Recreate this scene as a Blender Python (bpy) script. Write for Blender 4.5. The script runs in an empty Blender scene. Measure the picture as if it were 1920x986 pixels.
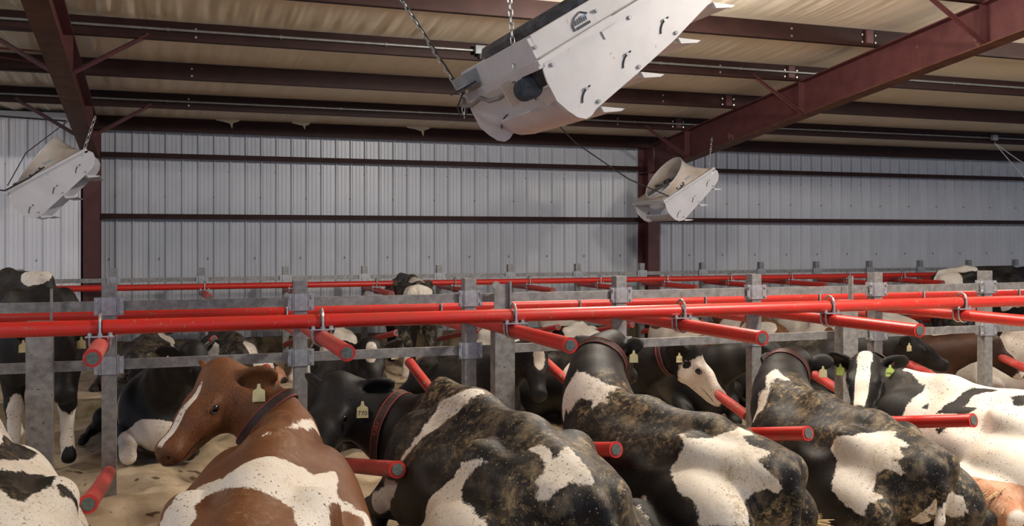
import bpy, math, random
import numpy as np
from mathutils import Vector, Matrix

# ------------------------------------------------------------------ camera, world, lights, exposure
SC = bpy.context.scene
COL = SC.collection
CAM_H, F_PX, YAW = 1.75, 1820.0, math.radians(19.8)
cd = bpy.data.cameras.new('camera'); cam = bpy.data.objects.new('camera', cd); COL.objects.link(cam)
cam.location = (0, 0, CAM_H); cam.rotation_euler = (math.pi / 2, 0, -YAW)
cd.sensor_width = 36; cd.lens = 36 * F_PX / 1920; cd.shift_y = -48 / 1920
cd.clip_start = 0.05; cd.clip_end = 200
SC.camera = cam
w = bpy.data.worlds.new('world'); SC.world = w; w.use_nodes = True
w.node_tree.nodes['Background'].inputs[0].default_value = (0.58, 0.72, 1.0, 1)
w.node_tree.nodes['Background'].inputs[1].default_value = 0.70
SC.view_settings.view_transform = 'Standard'; SC.view_settings.look = 'None'
SC.view_settings.exposure = 0.08; SC.view_settings.gamma = 1.0
SC.view_settings.use_curve_mapping = False

def lamp(loc, power, size, color):
    l = bpy.data.lights.new('high_bay_lamp', 'POINT'); l.shadow_soft_size = size; l.energy = power; l.color = color
    o = bpy.data.objects.new('high_bay_lamp', l); COL.objects.link(o); o.location = loc
WARM = (1.0, 0.93, 0.84)
# high bay lamps hung below the roof over the near stalls and over the alley behind them, all above the frame
lamp((5.6, 3.4, 4.45), 760, 0.22, WARM)
lamp((-3.4, 1.6, 4.6), 170, 0.22, WARM)
lamp((11.4, 7.6, 4.0), 320, 0.22, WARM)
lamp((4.4, 8.1, 3.95), 360, 0.22, WARM)
lamp((-4.5, 8.0, 4.0), 150, 0.22, WARM)

# ------------------------------------------------------------------ helpers
def V(*a): return np.array(a, float)
def nrm(v): v = np.array(v, float); return v / np.linalg.norm(v)
def tag(o, label=None, cat=None, group=None, kind=None):
    if label: o['label'] = label
    if cat: o['category'] = cat
    if group: o['group'] = group
    if kind: o['kind'] = kind
    return o
def thing(name, label=None, cat=None, loc=(0, 0, 0), group=None, kind=None, rz=0):
    o = bpy.data.objects.new(name, None); COL.objects.link(o); o.location = loc; o.rotation_euler = (0, 0, rz)
    o.empty_display_size = .1
    return tag(o, label, cat, group, kind)
def link(name, me, parent=None, loc=(0, 0, 0), rot=(0, 0, 0)):
    o = bpy.data.objects.new(name, me); COL.objects.link(o); o.parent = parent
    o.location = loc; o.rotation_euler = rot
    return o
def copy_tree(o, parent=None, loc=None):
    c = o.copy(); COL.objects.link(c); c.parent = parent
    if loc is not None: c.location = loc
    for ch in list(o.children): copy_tree(ch, c)
    return c

class MB:
    def __init__(s): s.v = []; s.f = []
    def add(s, vs, fs):
        b = len(s.v); s.v += [tuple(map(float, p)) for p in vs]; s.f += [[i + b for i in q] for q in fs]; return s
    def box(s, c, sz, R=None):
        c = np.array(c, float); h = np.array(sz, float) / 2
        P = [V(x, y, z) * h for z in (-1, 1) for y in (-1, 1) for x in (-1, 1)]
        if R is not None: P = [np.array(R) @ p for p in P]
        return s.add([p + c for p in P], [(0, 2, 3, 1), (4, 5, 7, 6), (0, 1, 5, 4), (2, 6, 7, 3), (0, 4, 6, 2), (1, 3, 7, 5)])
    def bar(s, a, b, wd, ht, up=(0, 0, 1)):
        a = np.array(a, float); b = np.array(b, float); x = nrm(b - a); y = nrm(np.cross(up, x)); z = np.cross(x, y)
        return s.box((a + b) / 2, (np.linalg.norm(b - a), wd, ht), np.stack([x, y, z], 1))
    def cyl(s, a, b, r, n=16, r2=None, cap=True):
        return s.tube([a, b], [r, r if r2 is None else r2], n, cap)
    def tube(s, pts, r, n=8, cap=True, closed=False):
        pts = [np.array(p, float) for p in pts]; m = len(pts)
        rr = r if isinstance(r, (list, tuple)) else [r] * m
        vs = []; fs = []; up = None
        for i, p in enumerate(pts):
            if closed: t = nrm(pts[(i + 1) % m] - pts[i - 1])
            else: t = nrm(pts[min(i + 1, m - 1)] - pts[max(i - 1, 0)])
            if up is None:
                up = V(0, 0, 1) if abs(t[2]) < .9 else V(1, 0, 0)
            x = nrm(np.cross(up, t)); y = np.cross(t, x); up = y
            for k in range(n):
                a = 2 * math.pi * k / n; vs.append(p + (x * math.cos(a) + y * math.sin(a)) * rr[i])
        for i in range(m if closed else m - 1):
            j = (i + 1) % m
            for k in range(n):
                fs.append((i * n + k, i * n + (k + 1) % n, j * n + (k + 1) % n, j * n + k))
        if cap and not closed:
            fs.append(tuple(range(n - 1, -1, -1))); fs.append(tuple((m - 1) * n + k for k in range(n)))
        return s.add(vs, fs)
    def prism(s, poly, vec):
        poly = [np.array(p, float) for p in poly]; vec = np.array(vec, float); n = len(poly)
        fs = [tuple(range(n - 1, -1, -1)), tuple(range(n, 2 * n))] + [(i, (i + 1) % n, n + (i + 1) % n, n + i) for i in range(n)]
        return s.add(poly + [p + vec for p in poly], fs)
    def mesh(s, name, mat, smooth=False, off=None):
        me = bpy.data.meshes.new(name)
        vs = s.v if off is None else [tuple(np.array(p) - off) for p in s.v]
        me.from_pydata(vs, [], s.f); me.materials.append(mat); me.validate(); me.update()
        import bmesh
        bm = bmesh.new(); bm.from_mesh(me); bmesh.ops.recalc_face_normals(bm, faces=bm.faces); bm.to_mesh(me); bm.free()
        if smooth:
            me.shade_smooth()
            try: me.set_sharp_from_angle(angle=math.radians(40))
            except Exception: pass
        return me
    def build(s, name, mat, parent=None, smooth=False, off=None, loc=(0, 0, 0)):
        if off is not None: off = np.array(off, float)
        return link(name, s.mesh(name, mat, smooth, off), parent, loc)

def bolt_mb(p, n, r=.011, t=.010):
    n = nrm(n); return MB().cyl(p, np.array(p) + n * t, r, 6)

# smooth random field built from sines
class Field:
    def __init__(s, seed, n=28, fmin=1., fmax=6., ax=1., ay=1., pw=1.0):
        r = np.random.RandomState(seed); f = np.exp(r.uniform(np.log(fmin), np.log(fmax), n)); a = r.uniform(0, 2 * np.pi, n)
        s.kx = f * np.cos(a) * ax; s.ky = f * np.sin(a) * ay; s.ph = r.uniform(0, 6.28, n); s.am = (fmin / f) ** pw
    def __call__(s, x, y):
        o = np.zeros(np.broadcast(x, y).shape)
        for kx, ky, p, a in zip(s.kx, s.ky, s.ph, s.am): o = o + a * np.sin(kx * x + ky * y + p)
        return o / np.sqrt((s.am ** 2).sum())

def grid_mesh(name, xs, ys, zf, mat, smooth=True):
    X, Y = np.meshgrid(xs, ys); Z = zf(X, Y); nx, ny = len(xs), len(ys)
    vs = np.stack([X, Y, Z], -1).reshape(-1, 3)
    i = np.arange(nx * ny).reshape(ny, nx)
    q = np.stack([i[:-1, :-1], i[:-1, 1:], i[1:, 1:], i[1:, :-1]], -1).reshape(-1, 4)
    return np_mesh(name, vs, q, mat, smooth)
def np_mesh(name, vs, q, mat, smooth=True):
    me = bpy.data.meshes.new(name); nq = len(q)
    me.vertices.add(len(vs)); me.vertices.foreach_set('co', np.asarray(vs, np.float32).ravel())
    me.loops.add(nq * 4); me.loops.foreach_set('vertex_index', np.asarray(q, np.int32).ravel())
    me.polygons.add(nq); me.polygons.foreach_set('loop_start', np.arange(0, nq * 4, 4, dtype=np.int32))
    me.polygons.foreach_set('loop_total', np.full(nq, 4, np.int32))
    me.materials.append(mat); me.update(calc_edges=True); me.validate()
    if smooth: me.shade_smooth()
    return me

# ------------------------------------------------------------------ materials
class NT:
    def __init__(s, name):
        s.m = bpy.data.materials.new(name); s.m.use_nodes = True; s.t = s.m.node_tree; s.b = s.t.nodes['Principled BSDF']
    def n(s, typ, **kw):
        o = s.t.nodes.new(typ)
        for k, v in kw.items():
            if k in o.inputs.keys() if hasattr(o.inputs, 'keys') else False: s.set(o.inputs[k], v)
            else: setattr(o, k, v)
        return o
    def set(s, inp, v):
        if isinstance(v, bpy.types.NodeSocket): s.t.links.new(v, inp)
        else: inp.default_value = v
    def coord(s, sc=(1, 1, 1), kind='Object'):
        tc = s.n('ShaderNodeTexCoord'); mp = s.n('ShaderNodeMapping'); s.t.links.new(tc.outputs[kind], mp.inputs[0]); mp.inputs['Scale'].default_value = sc
        return mp.outputs[0]
    def noise(s, scale, detail=4, vec=None, rough=.55, dist=0):
        o = s.n('ShaderNodeTexNoise'); o.inputs['Scale'].default_value = scale; o.inputs['Detail'].default_value = detail
        o.inputs['Roughness'].default_value = rough; o.inputs['Distortion'].default_value = dist
        s.t.links.new(vec if vec else s.coord(), o.inputs['Vector']); return o.outputs[0]
    def ramp(s, f, a, b, lo=0., hi=1.):
        o = s.n('ShaderNodeMapRange'); s.set(o.inputs[0], f); o.inputs[1].default_value = a; o.inputs[2].default_value = b
        o.inputs[3].default_value = lo; o.inputs[4].default_value = hi; return o.outputs[0]
    def mix(s, f, a, b):
        o = s.n('ShaderNodeMix', data_type='RGBA'); s.set(o.inputs[0], f)
        for i, v in ((6, a), (7, b)): s.set(o.inputs[i], v if isinstance(v, bpy.types.NodeSocket) else (*v, 1))
        return o.outputs[2]
    def math(s, op, a, b=None, c=None):
        o = s.n('ShaderNodeMath', operation=op); s.set(o.inputs[0], a)
        if b is not None: s.set(o.inputs[1], b)
        if c is not None: s.set(o.inputs[2], c)
        return o.outputs[0]
    def attr(s, name):
        o = s.n('ShaderNodeAttribute'); o.attribute_name = name; return o.outputs['Fac']
    def bump(s, h, strength, dist):
        o = s.n('ShaderNodeBump'); o.inputs['Strength'].default_value = strength; o.inputs['Distance'].default_value = dist
        s.set(o.inputs['Height'], h); s.t.links.new(o.outputs[0], s.b.inputs['Normal'])
    def out(s, col, rough, metal=0., spec=.5):
        s.set(s.b.inputs['Base Color'], col if isinstance(col, bpy.types.NodeSocket) else (*col, 1))
        s.set(s.b.inputs['Roughness'], rough); s.set(s.b.inputs['Metallic'], metal); s.b.inputs['Specular IOR Level'].default_value = spec
        return s.m

def simple(name, a, b, scale, rough=.5, metal=0., spec=.5, lo=.35, hi=.65, bump=0., bscale=60, vec=(1, 1, 1), spots=None):
    t = NT(name); v = t.coord(vec); c = t.mix(t.ramp(t.noise(scale, 5, v), lo, hi), a, b)
    if spots:
        col, ss, th = spots; c = t.mix(t.ramp(t.noise(ss, 2, t.coord()), th, th + .03), c, col)
    if bump: t.bump(t.noise(bscale, 3, v), bump, .01)
    return t.out(c, rough, metal, spec)

MAT = {}
MAT['galv'] = simple('galvanized_steel', (.215, .212, .205), (.35, .345, .335), 22, .5, .45, .5, bump=.12, bscale=90, spots=((.10, .085, .06), 45, .69))
MAT['galv_clamp'] = simple('galvanized_clamp', (.34, .355, .375), (.47, .485, .51), 30, .42, .5, .5, bump=.08, spots=((.12, .10, .08), 60, .72))
MAT['zinc'] = simple('zinc_bolt', (.42, .42, .41), (.6, .6, .58), 60, .35, .8)
MAT['red'] = simple('red_plastic_pipe', (.60, .022, .016), (.50, .035, .022), 9, .38, 0, .5, bump=.05, bscale=120, spots=((.36, .16, .10), 30, .68))
MAT['red_old'] = simple('scuffed_red_pipe', (.56, .045, .04), (.44, .09, .075), 14, .5, 0, .4, bump=.08, bscale=120, spots=((.40, .22, .16), 34, .63))
MAT['pipe_end'] = simple('grey_pipe_end', (.075, .095, .09), (.14, .16, .15), 70, .65, 0, .3, bump=.2)
MAT['oxide'] = simple('red_oxide_steel', (.085, .025, .025), (.115, .037, .036), 5, .5, 0, .4, bump=.04, spots=((.20, .11, .07), 3.2, .70))
MAT['purlin'] = simple('dark_purlin_steel', (.026, .0105, .0085), (.038, .015, .012), 4, .6, 0, .2)
MAT['rust'] = simple('rusty_flange_steel', (.085, .030, .018), (.14, .058, .030), 6, .6, 0, .3, spots=((.28, .17, .10), 4., .70))
MAT['conduit'] = simple('grey_conduit', (.24, .24, .23), (.33, .33, .32), 12, .4, .5)
MAT['vinyl'] = simple('ceiling_vinyl', (.84, .76, .60), (.90, .83, .69), 1.6, .55, 0, .4, bump=.05, bscale=18)
MAT['wall'] = simple('white_wall_metal', (.50, .515, .55), (.60, .615, .65), .9, .34, .0, .45, spots=((.22, .19, .16), 9, .73))
MAT['wall2'] = simple('lit_wall_metal', (.80, .80, .84), (.86, .86, .89), .9, .33, .0, .5, spots=((.30, .27, .24), 9, .74))  # light falling on the left liner is put into this paler base colour
MAT['fan'] = simple('white_fan_plastic', (.52, .51, .525), (.58, .57, .59), 5, .42, 0, .5, bump=.03, bscale=150, spots=((.46, .40, .35), 16, .74))
MAT['fan_tan'] = simple('dusty_fan_cone', (.62, .56, .50), (.44, .34, .26), 2.2, .5, 0, .4)
MAT['grille'] = simple('dark_grille', (.06, .06, .065), (.13, .13, .14), 20, .5, .3)
MAT['blade'] = simple('dusty_blade', (.20, .19, .18), (.33, .31, .29), 8, .5, .3)
MAT['dark'] = simple('dark_metal', (.03, .032, .035), (.06, .062, .066), 20, .5, .3)
MAT['boxgrey'] = simple('grey_box', (.26, .28, .30), (.33, .35, .37), 10, .5)
MAT['steelblue'] = simple('blue_grey_motor', (.06, .075, .095), (.12, .14, .17), 25, .5, .3)
MAT['black'] = simple('black_rubber', (.012, .012, .013), (.03, .03, .03), 20, .5)
MAT['ink'] = simple('dark_blue_ink', (.012, .018, .03), (.02, .03, .045), 20, .5)
MAT['blue_ink'] = simple('blue_ink', (.12, .22, .36), (.16, .27, .42), 20, .5)
MAT['label'] = simple('pale_label', (.6, .6, .6), (.68, .68, .68), 20, .5)
MAT['concrete'] = simple('stained_concrete', (.16, .125, .085), (.30, .245, .17), 2.5, .8, 0, .3, bump=.35, bscale=14, spots=((.05, .035, .02), 1.6, .62))
MAT['curb'] = simple('dirty_curb', (.10, .075, .045), (.24, .19, .12), 5, .85, 0, .2, bump=.6, bscale=26)
MAT['sand'] = simple('bedding_sand', (.38, .29, .19), (.52, .42, .30), 4.5, .95, 0, .15, bump=.5, bscale=45, spots=((.13, .095, .06), 6.5, .66))
MAT['tag_y'] = simple('yellow_tag', (.62, .55, .27), (.72, .64, .36), 20, .5)
MAT['tag_g'] = simple('green_tag', (.50, .68, .12), (.58, .74, .18), 20, .5)
MAT['collar'] = simple('dark_collar_webbing', (.030, .017, .015), (.055, .03, .026), 60, .6)
MAT['collar_red'] = simple('red_collar_print', (.42, .05, .035), (.5, .07, .05), 40, .6)
MAT['eye'] = simple('cow_eye', (.006, .005, .005), (.012, .01, .009), 10, .08, 0, .6)
MAT['eyelid'] = simple('dark_eyelid', (.02, .013, .011), (.04, .026, .022), 40, .5)
MAT['switch'] = simple('tail_hair', (.42, .30, .15), (.62, .48, .28), 40, .8, 0, .2)

def coat(name, dark, dark2, white, dusty):
    t = NT(name)
    co = t.attr('coat'); pk = t.attr('pink'); du = t.attr('dirt'); ns = t.attr('nose')
    e = t.math('ADD', t.math('MULTIPLY', t.math('SUBTRACT', t.noise(14, 3), .5), .040), t.math('MULTIPLY', t.math('SUBTRACT', t.noise(80, 2, t.coord((1, 1, .35))), .5), .026))
    f = t.ramp(t.math('ADD', co, e), -.004, .004)
    hair = t.noise(210, 2, t.coord((1, 1, .30)))
    dk = t.mix(t.ramp(t.noise(3.5, 4), .4, .65), dark, dark2)
    dk = t.mix(t.ramp(hair, .45, .75, 0, .5), dk, tuple(np.array(dark2) * 2.2))
    wh = t.mix(t.ramp(t.noise(5, 4), .45, .75), white, tuple(np.array(white) * (.86, .79, .70)))
    wh = t.mix(t.ramp(hair, .35, .70, .45, 0), wh, tuple(np.array(white) * (.70, .62, .52)))
    c = t.mix(f, dk, wh)
    c = t.mix(t.ramp(pk, .35, .65), c, t.mix(t.ramp(t.noise(14, 3), .4, .6), (.52, .24, .13), (.62, .36, .24)))
    # dust lying in the coat, straw coloured stains and specks of dried bedding
    dn = t.math('MULTIPLY', t.ramp(t.noise(9, 6, rough=.7), .47, .70), du)
    c = t.mix(t.math('MULTIPLY', dn, dusty), c, (.35, .27, .175))
    st = t.math('MULTIPLY', t.ramp(t.noise(26, 5, rough=.75), .50, .62), t.ramp(t.noise(3.2, 3), .46, .60))
    c = t.mix(t.math('MULTIPLY', t.math('MULTIPLY', st, t.ramp(du, .05, .6)), .75), c, (.40, .29, .15))
    sp = t.math('MULTIPLY', t.ramp(t.noise(75, 2), .64, .67), t.ramp(t.noise(4, 3), .38, .52))
    c = t.mix(t.math('MULTIPLY', t.math('MULTIPLY', sp, f), .9), c, (.05, .035, .025))
    sp2 = t.math('MULTIPLY', t.ramp(t.noise(85, 2), .66, .70), t.ramp(du, .2, .8))
    c = t.mix(t.math('MULTIPLY', sp2, .8), c, (.46, .38, .26))
    c = t.mix(t.ramp(ns, .4, .6), c, tuple(np.array(dark2) * .6 + .012))
    t.bump(hair, .35, .006)
    return t.out(c, t.ramp(f, 0, 1, .52, .72), 0, .28)
MAT['holstein'] = coat('holstein_coat', (.007, .0065, .007), (.014, .012, .011), (.84, .79, .725), .55)
MAT['redwhite'] = coat('red_white_coat', (.105, .038, .014), (.155, .060, .022), (.82, .765, .70), .3)
MAT['darkbrown'] = coat('dark_brown_coat', (.018, .008, .005), (.045, .017, .008), (.80, .75, .68), .5)

# ------------------------------------------------------------------ building shell
WALL_Y, EAVE_Z, SLOPE = 16.30, 3.60, 0.114
def roof_z(y): return EAVE_Z + SLOPE * (16.1 - y)
X0, X1 = -9.0, 24.0

# floor slab (alley) and sand
floor = tag(link('floor', grid_mesh('floor', np.linspace(-16, 30, 60), np.linspace(-9, 17, 50), lambda x, y: -.34 + .012 * Field(3, 20, .8, 4)(x, y), MAT['concrete'])), kind='structure')
fs1, fs2, fs3 = Field(11, 30, 1.6, 6), Field(12, 40, 6, 22), Field(14, 40, 22, 60)
def bed(x, y):
    e = np.clip(np.minimum((y - 3.25) / .5, (10.3 - y) / .5), 0, 1)
    b = .03 - .055 * np.clip((y - 6.4) / 1.0, 0, 1) + .045 * fs1(x, y) + .034 * fs2(x, y) + .009 * fs3(x, y) - .03
    b = b + .07 * np.exp(-((y - 6.8) / .35) ** 2)
    return np.maximum(b * e - .30 * (1 - e) ** 2, -.33)
tag(link('sand_bed', grid_mesh('sand_bed', np.arange(-4.2, 12.5, .05), np.arange(3.2, 10.4, .05), bed, MAT['sand'])),
    'trampled beige sand bedding under the two head to head cow rows', 'sand', kind='stuff')
fs4, fs5 = Field(21, 30, 1.6, 6), Field(22, 40, 6, 18)
def bed2(x, y):
    e = np.clip(np.minimum((y - 12.35) / .3, (16.28 - y) / .1), 0, 1)
    return (-.17 + .05 * fs4(x, y) + .02 * fs5(x, y)) * e - .33 * (1 - e)
tag(link('sand_bed', grid_mesh('sand_bed', np.arange(-7, 21, .09), np.arange(12.3, 16.32, .09), bed2, MAT['sand'])),
    'beige sand bedding in the far stalls along the metal wall', 'sand', kind='stuff')
for y, z in ((12.30, -.14), (10.42, -.16)):
    m = MB(); m.box((7, y, (z - .36) / 2), (34, .18, z + .36)); tag(m.build('trim_1', MAT['curb'], off=(0, 0, 0)), kind='structure')

# corrugated wall panels
PITCH = .244
def panel_mesh(name, mat, ribs, z0, z1, depth=.042):
    prof = []
    for k in range(ribs):
        b = k * PITCH
        for dx, dy in ((0, 0), (.022, depth), (.040, depth), (.062, 0), (.108, 0), (.114, .010), (.128, .010), (.134, 0), (.170, 0), (.176, .010), (.190, .010), (.196, 0)):
            prof.append((b + dx, -dy))
    prof.append((ribs * PITCH, 0))
    vs = [(x, y, z) for z in (z0, z1) for x, y in prof]; n = len(prof)
    fs = [(i, i + 1, n + i + 1, n + i) for i in range(n - 1)]
    me = bpy.data.meshes.new(name); me.from_pydata(vs, [], fs); me.materials.append(mat); me.update(); return me
wall = thing('wall_back', kind='structure', loc=(0, WALL_Y, 0))
pm = panel_mesh('wall_panel', MAT['wall'], 3, .12, 3.62)
k = 0; x = -9.0
while x < X1:
    link('wall_panel', pm, wall, (x, 0, 0)); x += PITCH * 3
m = MB(); m.box((7.5, WALL_Y + .06, -.10), (34, .34, .46)); m.build('curb_wall', MAT['curb'], wall, off=(0, WALL_Y, 0))
for z in (3.02, 2.075):
    g = MB(); g.bar((X0, WALL_Y - .14, z + .035), (X1, WALL_Y - .14, z + .035), .15, .012); g.bar((X0, WALL_Y - .21, z), (X1, WALL_Y - .21, z), .012, .075)
    g.build('girt', MAT['purlin'], wall, off=(0, WALL_Y, 0))
# liner panels, coloured paler for the light on them, hung inside the girts left of the frame
liner = thing('wall_left', kind='structure', loc=(0, 15.72, 0))
lm = panel_mesh('wall_panel', MAT['wall2'], 3, -.1, 3.50, .045)
x = -1.17 - PITCH * 3
while x > -8.5:
    link('wall_panel', lm, liner, (x, 0, 0)); x -= PITCH * 3
m = MB(); m.box((-5, 15.70, 3.53), (7.7, .09, .10)); m.build('cap_trim', MAT['wall2'], liner, off=(0, 15.72, 0))
m = MB(); m.box((-1.155, 15.85, 1.65), (.02, .3, 3.5)); m.build('end_trim', MAT['wall2'], liner, off=(0, 15.72, 0))

# ceiling insulation, purlins, conduit
fw1, fw2, fw3 = Field(31, 30, 30, 90, 1, .06, .5), Field(32, 20, 12, 26, 1, .1, .8), Field(33, 12, .8, 2.4)
PUR = [14.52, 12.97, 11.38, 9.80, 8.2, 6.6, 5.0, 3.4, 1.8, .2, -1.4, -3.]
def ceil_z(x, y):
    ph = (y - 9.8) / 1.565
    sag = .035 * np.sin(np.pi * (ph - np.floor(ph))) ** .8
    tp = np.clip(1.6 * np.sin(np.pi * (ph - np.floor(ph))), 0, 1)
    am = .5 + .5 * np.clip(fw3(x, y) + .3, 0, 1.4) + 1.1 * np.exp(-((x + 1) / 2.6) ** 2)
    return roof_z(y) + .012 - sag - tp * am * (.0065 * fw1(x, y) + .007 * np.abs(fw2(x, y)))
ceiling = thing('ceiling', kind='structure', loc=(0, 0, 0))
link('insulation_sheet', grid_mesh('insulation_sheet', np.arange(-9, 24, .022), np.arange(7.0, 16.31, .13), ceil_z, MAT['vinyl']), ceiling)
link('insulation_sheet', grid_mesh('insulation_sheet', np.linspace(-14, 28, 90), np.linspace(-6, 7.0, 60), lambda x, y: roof_z(y) + .01 * fw2(x, y), MAT['vinyl']), ceiling)
frames_x = (-1.0, 8.43)
for i, y in enumerate(PUR):
    p = MB(); z = roof_z(y)
    p.box((7.5, y, z - .11), (33, .010, .22)); p.box((7.5, y + .035, z - .005), (33, .07, .010)); p.box((7.5, y - .035, z - .215), (33, .07, .010)); p.box((7.5, y - .07, z - .20), (33, .008, .03))
    po = p.build('purlin', MAT['purlin'], ceiling)
    if i < 5:
        for fx in frames_x:
            for dx in (-1.35, 1.35, -.32, -.12):
                if abs(dx) < 1 and fx < 0: continue
                for dz in (-.07, -.16):
                    bolt_mb((fx + dx, y - .006, z + dz), (0, -1, 0), .014, .008).build('bolt', MAT['zinc'], po)
            if fx > 0:
                q = MB(); q.box((fx - .22, y - .02, z - .11), (.10, .03, .19)); q.build('cleat', MAT['oxide'], po)
e = MB(); e.box((7.5, 16.05, EAVE_Z - .10), (33, .09, .21)); e.build('eave_strut', MAT['purlin'], ceiling)
for y, dz in ((11.38, -.10), (14.52, -.115)):
    c = MB(); z = roof_z(y) + dz; c.cyl((-9, y - .045, z), (24, y - .045, z), .016, 10)
    co = c.build('conduit', MAT['conduit'], ceiling, smooth=True)
    for x in np.arange(-8.5, 23, 1.22):
        MB().cyl((x, y - .045, z), (x + .03, y - .045, z), .022, 10).build('coupling', MAT['conduit'], co, smooth=True)
# loose torn folds of insulation facing above the eave strut
for x, s_ in ((.95, 1), (2.1, .8), (4.05, 1.1)):
    f = MB(); z = EAVE_Z - .005
    pts = [(-.16, 0, 0), (-.05, -.03, -.02), (.05, -.05, -.05 * s_), (.085, -.055, -.13 * s_), (.10, -.04, -.04), (.20, 0, 0)]
    f.prism([(x + a * s_, 15.98 + b, z + c) for a, b, c in pts], (0, .02, .03)); f.build('torn_facing', MAT['vinyl'], ceiling)

def frame(fx, label):
    t = thing('steel_column_and_rafter', label, 'steel beam', (fx, 15.9, -.3)); off = (fx, 15.9, -.3)
    def rb(y): return 3.11 + .1175 * (14.2 - y)
    def rt(y): return roof_z(y) - .225
    ya, yb = 15.75, -5.0
    m = MB(); m.prism([(fx - .005, ya, rb(ya)), (fx - .005, ya, rt(ya)), (fx - .005, yb, rt(yb)), (fx - .005, yb, rb(yb))], (.010, 0, 0)); r = m.build('rafter_web', MAT['oxide'], t, off=off)
    m = MB(); m.bar((fx, ya, rb(ya)), (fx, yb, rb(yb)), .22, .014); m.build('rafter_flange', MAT['rust'], t, off=off)
    m = MB(); m.bar((fx, ya, rt(ya)), (fx, yb, rt(yb)), .22, .014); m.build('rafter_flange', MAT['oxide'], t, off=off)
    for y in (14.52, 11.38, 8.2):
        m = MB(); m.box((fx, y - .02, (rb(y) + rt(y)) / 2), (.20, .012, rt(y) - rb(y))); m.build('stiffener', MAT['oxide'], t, off=off)
        for sx in (-1, 1):
            m = MB(); m.bar((fx + sx * .02, y - .03, rb(y) + .02), (fx + sx * .86, y - .03, roof_z(y) - .17), .05, .012, up=(0, 1, 0)); m.bar((fx + sx * .02, y - .05, rb(y) + .02), (fx + sx * .86, y - .05, roof_z(y) - .17), .012, .05, up=(0, 1, 0))
            b = m.build('flange_brace', MAT['oxide'], t, off=off)
    m = MB(); m.box((fx, 15.78, 1.45), (.23, .016, 3.5)); m.build('column_flange', MAT['oxide'], t, off=off)
    m = MB(); m.box((fx, 15.98, 1.55), (.012, .40, 3.7)); m.build('column_web', MAT['oxide'], t, off=off)
    m = MB(); m.box((fx, 16.17, 1.55), (.23, .016, 3.7)); m.build('column_flange', MAT['oxide'], t, off=off)
    m = MB(); m.box((fx, 15.98, rb(15.7) + .0), (.22, .42, .016)); m.build('cap_plate', MAT['oxide'], t, off=off)
frame(frames_x[0], 'dark red steel column and rafter beside the left hanging fan')
frame(frames_x[1], 'dark red steel column and rafter behind the right hanging fan')
for (a, b, l) in (((-5.5, 11.9, 3.9), (-1.05, 12.2, 3.86), 'thin dark bracing rod running level to the left rafter'), ((-6, 10.2, 3.9), (-1.05, 12.7, 3.78), 'thin dark bracing rod sloping behind the left rafter')):
    tag(MB().cyl(a, b, .012, 8).build('bracing_rod', MAT['oxide']), l, 'rod')

# ------------------------------------------------------------------ stalls
SX = [-.325 + 1.22 * i for i in range(-2, 10)]           # stall lines of the two head to head rows
ORD = dict(enumerate('first second third fourth fifth sixth seventh eighth ninth tenth eleventh twelfth thirteenth fourteenth fifteenth sixteenth seventeenth'.split()))
POST_Y, RAIL_Y, RAIL_Z, PR = 6.81, 5.85, 1.25, .0425

def clamp(parent, z, near=True):
    m = MB(); m.box((0, -.050, 0), (.098, .010, .115)); m.box((0, .050, 0), (.098, .010, .115))
    for s in (-1, 1):
        m.box((s * .051, 0, 0), (.010, .11, .115)); m.box((s * .070, -.040, 0), (.038, .012, .115))
    c = m.build('clamp_bracket', MAT['galv_clamp'], parent, loc=(0, 0, z))
    if near:
        for s in (-1, 1):
            for dz in (-.038, .038): bolt_mb((s * .075, -.046, dz), (0, -1, 0), .012, .014).build('bolt', MAT['zinc'], c)
    return c
def post(label, loc, h, clamps, near=True, group=None, wdt=.088):
    t = thing('stall_post', label, 'post', loc, group)
    m = MB(); wl = wdt / 2
    for s in (-1, 1): m.box((s * (wl - .004), 0, h / 2), (.008, wdt, h)); m.box((0, s * (wl - .004), h / 2), (wdt - .016, .008, h))
    m.box((0, 0, h - .006), (wdt - .016, wdt - .016, .008))
    m.build('tube', MAT['galv'], t)
    for z in clamps: clamp(t, z, near)
    return t
names_near = {0: 'leftmost square galvanized post with a red divider hanging before it', 1: 'second galvanized post from the left, behind the brown cow',
              2: 'third galvanized post, right behind the black cow with the collar', 3: 'fourth galvanized post, beside the head seen from behind',
              4: 'fifth galvanized post, right of the white faced cow', 5: 'sixth galvanized post, between two black cows', 6: 'rightmost tall galvanized post by the brown cow head'}
for i in range(0, 7):
    post(names_near[i], (SX[i + 2], POST_Y, -.15), 1.60, (.15 + 1.305, .15 + .925))
def rail(label, y, z, s, xs, mat, name='steel_rail'):
    t = thing(name, label, 'rail', ((xs[0] + xs[-1]) / 2, y, z)); off = ((xs[0] + xs[-1]) / 2, y, z)
    for a, b in zip(xs[:-1], xs[1:]):
        MB().box(((a + b) / 2, y, z), (b - a - .10, s * .6, s)).build('rail_span', mat, t, off=off)
    return t
rail('upper grey steel rail through the near galvanized posts', POST_Y, 1.305, .064, SX[:11], MAT['galv'])
rail('lower grey steel rail through the near galvanized posts', POST_Y, .925, .064, SX[:11], MAT['galv'])
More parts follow.
